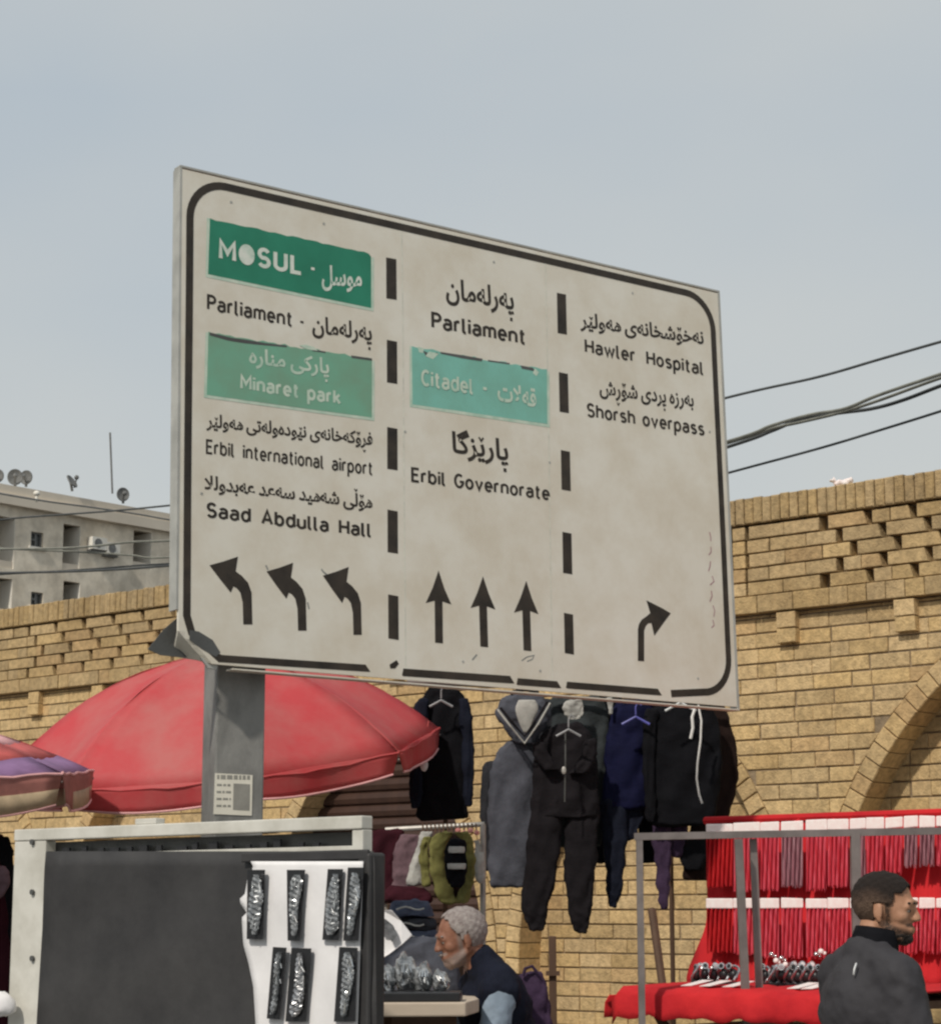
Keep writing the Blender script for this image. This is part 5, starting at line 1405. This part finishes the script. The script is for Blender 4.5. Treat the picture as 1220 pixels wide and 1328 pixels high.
sc1 = onw(868,1330,3.7)[0]; b = MB(); wbox(b, sc1, sc1+1.0, 3.1, 3.7, 0, TT-.16); q(b, 'carton_body', 'rack_grey'); b = MB(); wbox(b, sc1+.02, sc1+.12, 3.701, 3.706, TT-.30, TT-.165); q(b, 'flap', 'fabric_mauve')
# rubbish on the coping
c = W(onw(1088, 628, .0)[0], -.02, 4.17); b = MB(); b.ell((0,0,.02), (.05,.03,.022), 10, 7); b.ell((.045,0,.035), (.03,.025,.02), 8, 6); b.ell((-.05,.0,.04), (.02,.02,.016), 8, 6); b.tube([(-.05,0,.04),(-.02,0,.015)], .006, 5)
for i, v in enumerate(b.v): b.v[i] = v*(1+.15*math.sin(v.x*130)*math.cos(v.z*110))
o = b.build('crumpled_wrapper', 'header_white'); o.location = c; tag(o, 'small crumpled pale wrapper lying on top of the parapet', 'litter')

# ---------------------------------------------------------------- people
def skin_mat(name, H, col, col2, hair, full):
    m = mat(name, col, .55, scale=30, col2=col2, spec=.35, bump=.15, bscale=220, detail=8)
    n = m.node_tree; b = n.nodes['Principled BSDF']; base = b.inputs['Base Color'].links[0].from_socket
    t = n.nodes.new('ShaderNodeTexCoord'); mp_ = n.nodes.new('ShaderNodeMapping'); Hi = H.inverted()
    mp_.inputs['Rotation'].default_value = Hi.to_euler(); mp_.inputs['Location'].default_value = Hi.to_translation()
    n.links.new(t.outputs['Object'], mp_.inputs[0]); sp = n.nodes.new('ShaderNodeSeparateXYZ'); n.links.new(mp_.outputs[0], sp.inputs[0])
    def ramp(sock, a, c):
        r_ = n.nodes.new('ShaderNodeMapRange'); r_.interpolation_type = 'SMOOTHSTEP'
        lo, hi, v0, v1 = (a, c, 0, 1) if a < c else (c, a, 1, 0)
        r_.inputs[1].default_value = lo; r_.inputs[2].default_value = hi; r_.inputs[3].default_value = v0; r_.inputs[4].default_value = v1
        n.links.new(sock, r_.inputs[0]); return r_.outputs[0]
    def op(o, a, c):
        q = n.nodes.new('ShaderNodeMath'); q.operation = o; q.use_clamp = True
        for i, v in enumerate((a, c)):
            if isinstance(v, (int, float)): q.inputs[i].default_value = v
            else: n.links.new(v, q.inputs[i])
        return q.outputs[0]
    X_, Y_, Z_ = sp.outputs
    ay = n.nodes.new('ShaderNodeMath'); ay.operation = 'ABSOLUTE'; n.links.new(Y_, ay.inputs[0])
    # jaw line rises from the chin towards the ear
    zz = n.nodes.new('ShaderNodeMath'); zz.operation = 'MULTIPLY_ADD'; n.links.new(X_, zz.inputs[0]); zz.inputs[1].default_value = .35; n.links.new(Z_, zz.inputs[2])
    jaw = op('MULTIPLY', ramp(zz.outputs[0], -.022, -.042), op('MULTIPLY', ramp(X_, -.004, .014), ramp(Z_, -.150, -.118)))
    side = op('MULTIPLY', ramp(X_, .038, .020), op('MULTIPLY', ramp(X_, .006, .014), op('MULTIPLY', ramp(Z_, .045, .020), ramp(Z_, -.150, -.120))))
    mou = op('MULTIPLY', ramp(X_, .070, .082), op('MULTIPLY', ramp(Z_, -.052, -.045), ramp(Z_, -.032, -.040)))
    tot = op('MAXIMUM', jaw, op('MAXIMUM', side, mou))
    nz = n.nodes.new('ShaderNodeTexNoise'); nz.inputs['Scale'].default_value = 260; n.links.new(t.outputs['Object'], nz.inputs[0])
    tot = op('MULTIPLY', tot, op('MULTIPLY', ramp(nz.outputs[0], .20, .50), full))
    mx_ = n.nodes.new('ShaderNodeMixRGB'); n.links.new(tot, mx_.inputs[0]); n.links.new(base, mx_.inputs[1]); mx_.inputs[2].default_value = (*hair, 1)
    n.links.new(mx_.outputs[0], b.inputs['Base Color'])
    return m
def rigid(mb, M): mb.v = [M @ v for v in mb.v]; return mb
def cap(b, p0, r0, p1, r1, n=14):
    p0 = Vector(p0); p1 = Vector(p1); d = (p1-p0).normalized(); pts = []; rs_ = []
    for a in (-80,-50,-20): pts.append(p0 + d*r0*math.sin(R(a))); rs_.append(r0*math.cos(R(a)))
    for a in (20,50,80): pts.append(p1 + d*r1*math.sin(R(a))); rs_.append(r1*math.cos(R(a)))
    b.tube(pts, rs_, n)
def organic(part, b, name, m, voxel, it=4, parent=None):
    o = part(b, name, m, parent, smooth=True)
    r_ = o.modifiers.new('remesh', 'REMESH'); r_.mode = 'VOXEL'; r_.voxel_size = voxel; r_.use_smooth_shade = True
    s_ = o.modifiers.new('smooth', 'SMOOTH'); s_.factor = .5; s_.iterations = it
    if m in ('fabric_sky', 'fabric_black_blue', 'jacket_grey', 'trousers'): wrinkle(o, .030, .13); wrinkle(o, .012, .04)
    return o
def head_shape(b, H, old=False):
    def E(c, r, Mx=None): q = MB(); q.ell(c, r, 20, 14, Mx); rigid(q, H); b.add(q.v, q.f)
    def Cc(p0, r0, p1, r1): q = MB(); cap(q, p0, r0, p1, r1); rigid(q, H); b.add(q.v, q.f)
    E((-.012,0,.035), (.098,.076,.088)); E((.018,0,.010), (.078,.068,.078))
    E((.035,0,-.052), (.055,.054,.056)); Cc((.074,0,-.083), .020, (.066,0,-.090), .022)
    Cc((-.01,-.050,-.045), .018, (.055,-.030,-.082), .018); Cc((-.01,.050,-.045), .018, (.055,.030,-.082), .018)
    Cc((.088,0,.022), .010, (.108,0,-.018), .0115); E((.102,-.010,-.021), (.012,.010,.009)); E((.102,.010,-.021), (.012,.010,.009))
    Cc((.086,-.035,.032), .011, (.090,.035,.032), .011)
    E((.052,-.038,-.014), (.030,.024,.026)); E((.052,.038,-.014), (.030,.024,.026)); Cc((.080,-.044,.016), .0075, (.088,-.018,.012), .0075); Cc((.080,.044,.016), .0075, (.088,.018,.012), .0075)
    Cc((.090,-.018,-.052), .0075, (.090,.018,-.052), .0075); Cc((.088,-.016,-.063), .008, (.088,.016,-.063), .008)
    for s in (-1, 1):
        E((-.010, s*.078, -.004), (.019,.007,.031), Matrix.Rotation(s*.35, 3, 'Z')); E((-.004, s*.078, -.030), (.010,.007,.011))
def hand(b, wrist, d, up, side):
    d = Vector(d).normalized(); up = Vector(up); sd = d.cross(up).normalized(); up = sd.cross(d)
    q = MB(); M3 = Matrix((sd, d, up)).transposed(); q.ell(Vector(wrist)+d*.045, (.040,.052,.016), 12, 8, M3); b.add(q.v, q.f)
    for i, l in enumerate((.062,.074,.070,.055)):
        o0 = Vector(wrist) + d*.085 + sd*(-.030+.020*i); a = o0 + d*l*.5 - up*.008; e = a + d*l*.42 - up*.022
        cap(b, o0, .0095, a, .0085, 8); cap(b, a, .0085, e, .007, 8)
    o0 = Vector(wrist) + d*.03 + sd*side*.034; a = o0 + d*.030 + sd*side*.018 - up*.01; cap(b, o0, .0115, a, .010, 8); cap(b, a, .010, a + d*.028 - up*.008, .008, 8)
def person(label, headc, yaw, hyaw, hpitch, lean, old, cloth):
    """headc: world position of the head centre; x forward"""
    Rz = Matrix.Rotation(yaw, 4, 'Z')
    ln = Matrix.Rotation(lean, 4, 'Y')
    hip = Vector((0,0,.90)); up = lambda x, y, z: hip + (ln @ Vector((x, y, z)))
    nk = up(0,0,.54); hd = nk + (ln @ Vector((.03,0,.135)))
    base = Vector(headc) - Rz @ hd; dz = base.z; base.z = 0
    hip.z += dz; nk.z += dz; hd.z += dz                    # height of the person follows the head
    t = thing('person', label, 'person', base); t.rotation_euler = (0,0,yaw); p = lambda b, name, m, parent=None, **k: b.build(name, m, parent or t, **k)
    lp = lambda b, name, m, voxel, it=4, parent=None: organic(p, b, name, m, voxel, it, parent)
    H = Matrix.Translation(hd) @ Matrix.Rotation(hyaw, 4, 'Z') @ Matrix.Rotation(hpitch, 4, 'Y')
    sh = [up(-.01, s*.175, .445) for s in (-1,1)]
    el = []; wr = []
    for i, s in enumerate((-1,1)):
        a, w_ = cloth['arms'][i]; el.append(sh[i] + Vector(a)); wr.append(sh[i] + Vector(w_))
    def trunk(b, g=0):
        b.ell(up(0,0,.02), (.125+g,.165+g,.14+g), 18, 12); b.ell(up(.0,0,.20), (.115+g,.150+g,.17+g), 18, 12); b.ell(up(-.005,0,.36), (.125+g,.170+g,.155+g), 18, 12)
        cap(b, sh[0]+Vector((0,.02,0)), .062+g, sh[1]-Vector((0,.02,0)), .062+g); cap(b, up(-.02,-.13,.465), .060+g, nk+Vector((-.02,0,-.01)), .055+g); cap(b, up(-.02,.13,.465), .060+g, nk+Vector((-.02,0,-.01)), .055+g)
    def arms(b, g=0, wfrac=1):
        for i in (0,1):
            cap(b, sh[i], .058+g, el[i], .044+g); cap(b, el[i], .044+g, el[i].lerp(wr[i], wfrac), .031+g+(.006 if g else 0))
    def legs(b, g=0, end=.1):
        for s in (-1,1):
            h = Vector((0, s*.09, hip.z-.02)); k = Vector((.03, s*.10, hip.z*.52)); a = Vector((0, s*.10, end))
            cap(b, h, .085+g, k, .058+g); cap(b, k, .058+g, a, .042+g)
    b = MB(); trunk(b); arms(b); legs(b)
    cap(b, nk+Vector((-.02,0,-.04)), .060, hd+(H.to_3x3() @ Vector((-.03,0,-.04))), .056); head_shape(b, H, old)
    for i in (0,1): hand(b, wr[i], (wr[i]-el[i]), (0,0,1), 1 if i else -1)
    for s in (-1,1): cap(b, (0,s*.10,.06), .04, (.14,s*.11,.035), .03)
    sk_ = skin_mat('skin_weathered', H, (.29,.135,.085), (.21,.09,.055), (.26,.22,.20), .75) if old else skin_mat('skin_bearded', H, (.44,.235,.145), (.36,.175,.10), (.022,.014,.010), .95)
    body = lp(b, 'body', sk_, .0058, 3)
    # eyes
    for s in (-1,1):
        b = MB(); q = MB(); q.ell((.0765, s*.031, .005), (.0115,.0125,.0085), 12, 8); rigid(q, H); e = p(q, 'eye', 'eye_white', smooth=True)
        q = MB(); q.ell((.0862, s*.032, .005), (.003,.0055,.0055), 10, 8); rigid(q, H); p(q, 'iris', 'iris', e, smooth=True)
        q = MB(); cap(q, (.096, s*.014, .031), .0050, (.084, s*.048, .030), .0038); rigid(q, H); p(q, 'eyebrow', 'hair_grey' if old else 'hair_black', smooth=True)
    # hair
    def clipell(cs, keep, name, m, voxel=.006, grow=.004):
        b = MB()
        for c, r_ in cs:
            q = MB(); q.ell(c, (r_[0]+grow, r_[1]+grow, r_[2]+grow), 120, 90)
            b.add(q.v, q.f)
        fs = [f for f in b.f if keep(sum((b.v[i] for i in f), Vector())/len(f))]
        b.f = fs; b.t = [None]*len(fs)
        used = sorted({i for f in fs for i in f}); mp_ = {a: i for i, a in enumerate(used)}
        b.v = [b.v[i] for i in used]; b.f = [tuple(mp_[i] for i in f) for f in fs]
        b.v = [v*(1+.012*math.sin(v.x*160)*math.sin(v.z*190+v.y*90)) for v in b.v]
        rigid(b, H); return p(b, name, m, smooth=True, solid=.006)
    skull = [((-.012,0,.035), (.098,.076,.088))]
    if old:
        clipell(skull, lambda c: (c.x < .050 + .35*(c.z-.09) + .004*math.sin(c.y*220) and c.z > .03) or (c.z > -.045 and c.z <= .03 and c.x < -.022 + .15*c.z) or (abs(c.y) > .05 and -.012 < c.x < .014 and .0 < c.z <= .04), 'hair', 'hair_grey', grow=.005)
        b = MB(); cap(b, (.098,-.022,-.043), .005, (.098,.022,-.043), .005); rigid(b, H); p(b, 'moustache', 'hair_grey', smooth=True)
    else:
        def keep_(c):
            if c.z > .060: return c.x < .074 - .45*max(0, .088-c.z) + .0015*math.sin(c.y*300)
            return c.z > -.078 and c.x < .040 - .30*abs(c.z-.05) and not (c.x > -.026 and c.z < .026 and abs(c.y) > .05)
        hr = clipell(skull, keep_, 'hair', 'hair_short', grow=.0045)
        at = hr.data.color_attributes.new('tint', 'FLOAT_COLOR', 'POINT'); Hi = H.inverted()
        for i_, v_ in enumerate(hr.data.vertices):
            z_ = (Hi @ v_.co).z + .012*math.sin((Hi @ v_.co).x*40); f_ = min(1, max(0, (z_ - .012)/.055)); k_ = 1.0*(1-f_) + .13*f_
            at.data[i_].color = (k_, k_*(1-.1*f_), k_*(1-.1*f_), 1)
        clipell([((.035,0,-.052), (.055,.054,.056)), ((.070,0,-.084), (.019,.022,.017))], lambda c: c.z < -.074 - .12*max(0, .05-c.x) + .002*math.sin(c.y*260) and c.x > .0, 'beard', 'hair_black', grow=.0022)
    b = MB(); legs(b, .016, .08); b.ell(up(0,0,.0), (.14,.18,.13), 16, 10); lp(b, 'trousers', 'trousers', .012)
    for s in (-1,1):
        b = MB(); cap(b, (-.03,s*.105,.055), .052, (.16,s*.115,.045), .042); b.v = [Vector((v.x,v.y,max(.0,v.z))) for v in b.v]; p(b, 'shoe', 'shoe', smooth=True)
    if old:
        b = MB(); trunk(b, .012); arms(b, .014, .92); lp(b, 'shirt', 'fabric_sky', .010)
        b = MB(); trunk(b, .028); cap(b, nk+Vector((-.03,-.02,.0)), .068, nk+Vector((-.01,.02,.03)), .066); lp(b, 'vest', 'fabric_black_blue', .010)
    else:
        b = MB(); trunk(b, .022); arms(b, .022, .93); jk = lp(b, 'jacket', 'jacket_grey', .010, 6)
        b = MB(); n = 22; vs = []
        for j in range(5):
            for i in range(n):
                a = 2*math.pi*i/n; r_ = .083-.004*j; vs.append(nk + Vector((-.012+.012*j/2+r_*math.cos(a), r_*.95*math.sin(a), -.020+.022*j+.012*math.cos(a)*-1)))
        b.add(vs, [(j*n+i, j*n+(i+1) % n, (j+1)*n+(i+1) % n, (j+1)*n+i) for j in range(4) for i in range(n)]); p(b, 'collar', 'fabric_black', jk, smooth=True, solid=.01)
        i = 0
        d = (el[i]-sh[i]).normalized()
        b = MB(); q0 = up(-.115,-.07,.47); b.tube([q0+Vector((-.008,-.015,.015)), q0+Vector((-.020,-.02,-.005)), q0+Vector((-.024,-.022,-.022))], .0032, 8); p(b, 'reflective_tab', 'reflective', jk, smooth=True)
        b = MB(); b.ell(sh[i]+Vector((-.01,-.028,-.20)), (.052,.05,.07), 16, 12); p(b, 'sleeve_inset', 'jacket_inset', jk, smooth=True)
    return t
person('bearded man with short dark hair in a charcoal jacket seen from behind, looking right', P(1148, 1181, 7.3), R(24), R(-46), R(4), R(8), False,
       {'arms': (((.02,-.06,-.29), (.20,-.03,-.44)), ((.04,.06,-.29), (.24,.03,-.42)))})
person('grey haired old man in a dark vest and pale blue shirt bending over the table', P(598, 1218, 8.95), R(196), R(-4), R(13), R(20), True,
       {'arms': (((.06,-.07,-.27), (.26,.02,-.36)), ((.08,.08,-.27), (.26,.05,-.40)))})
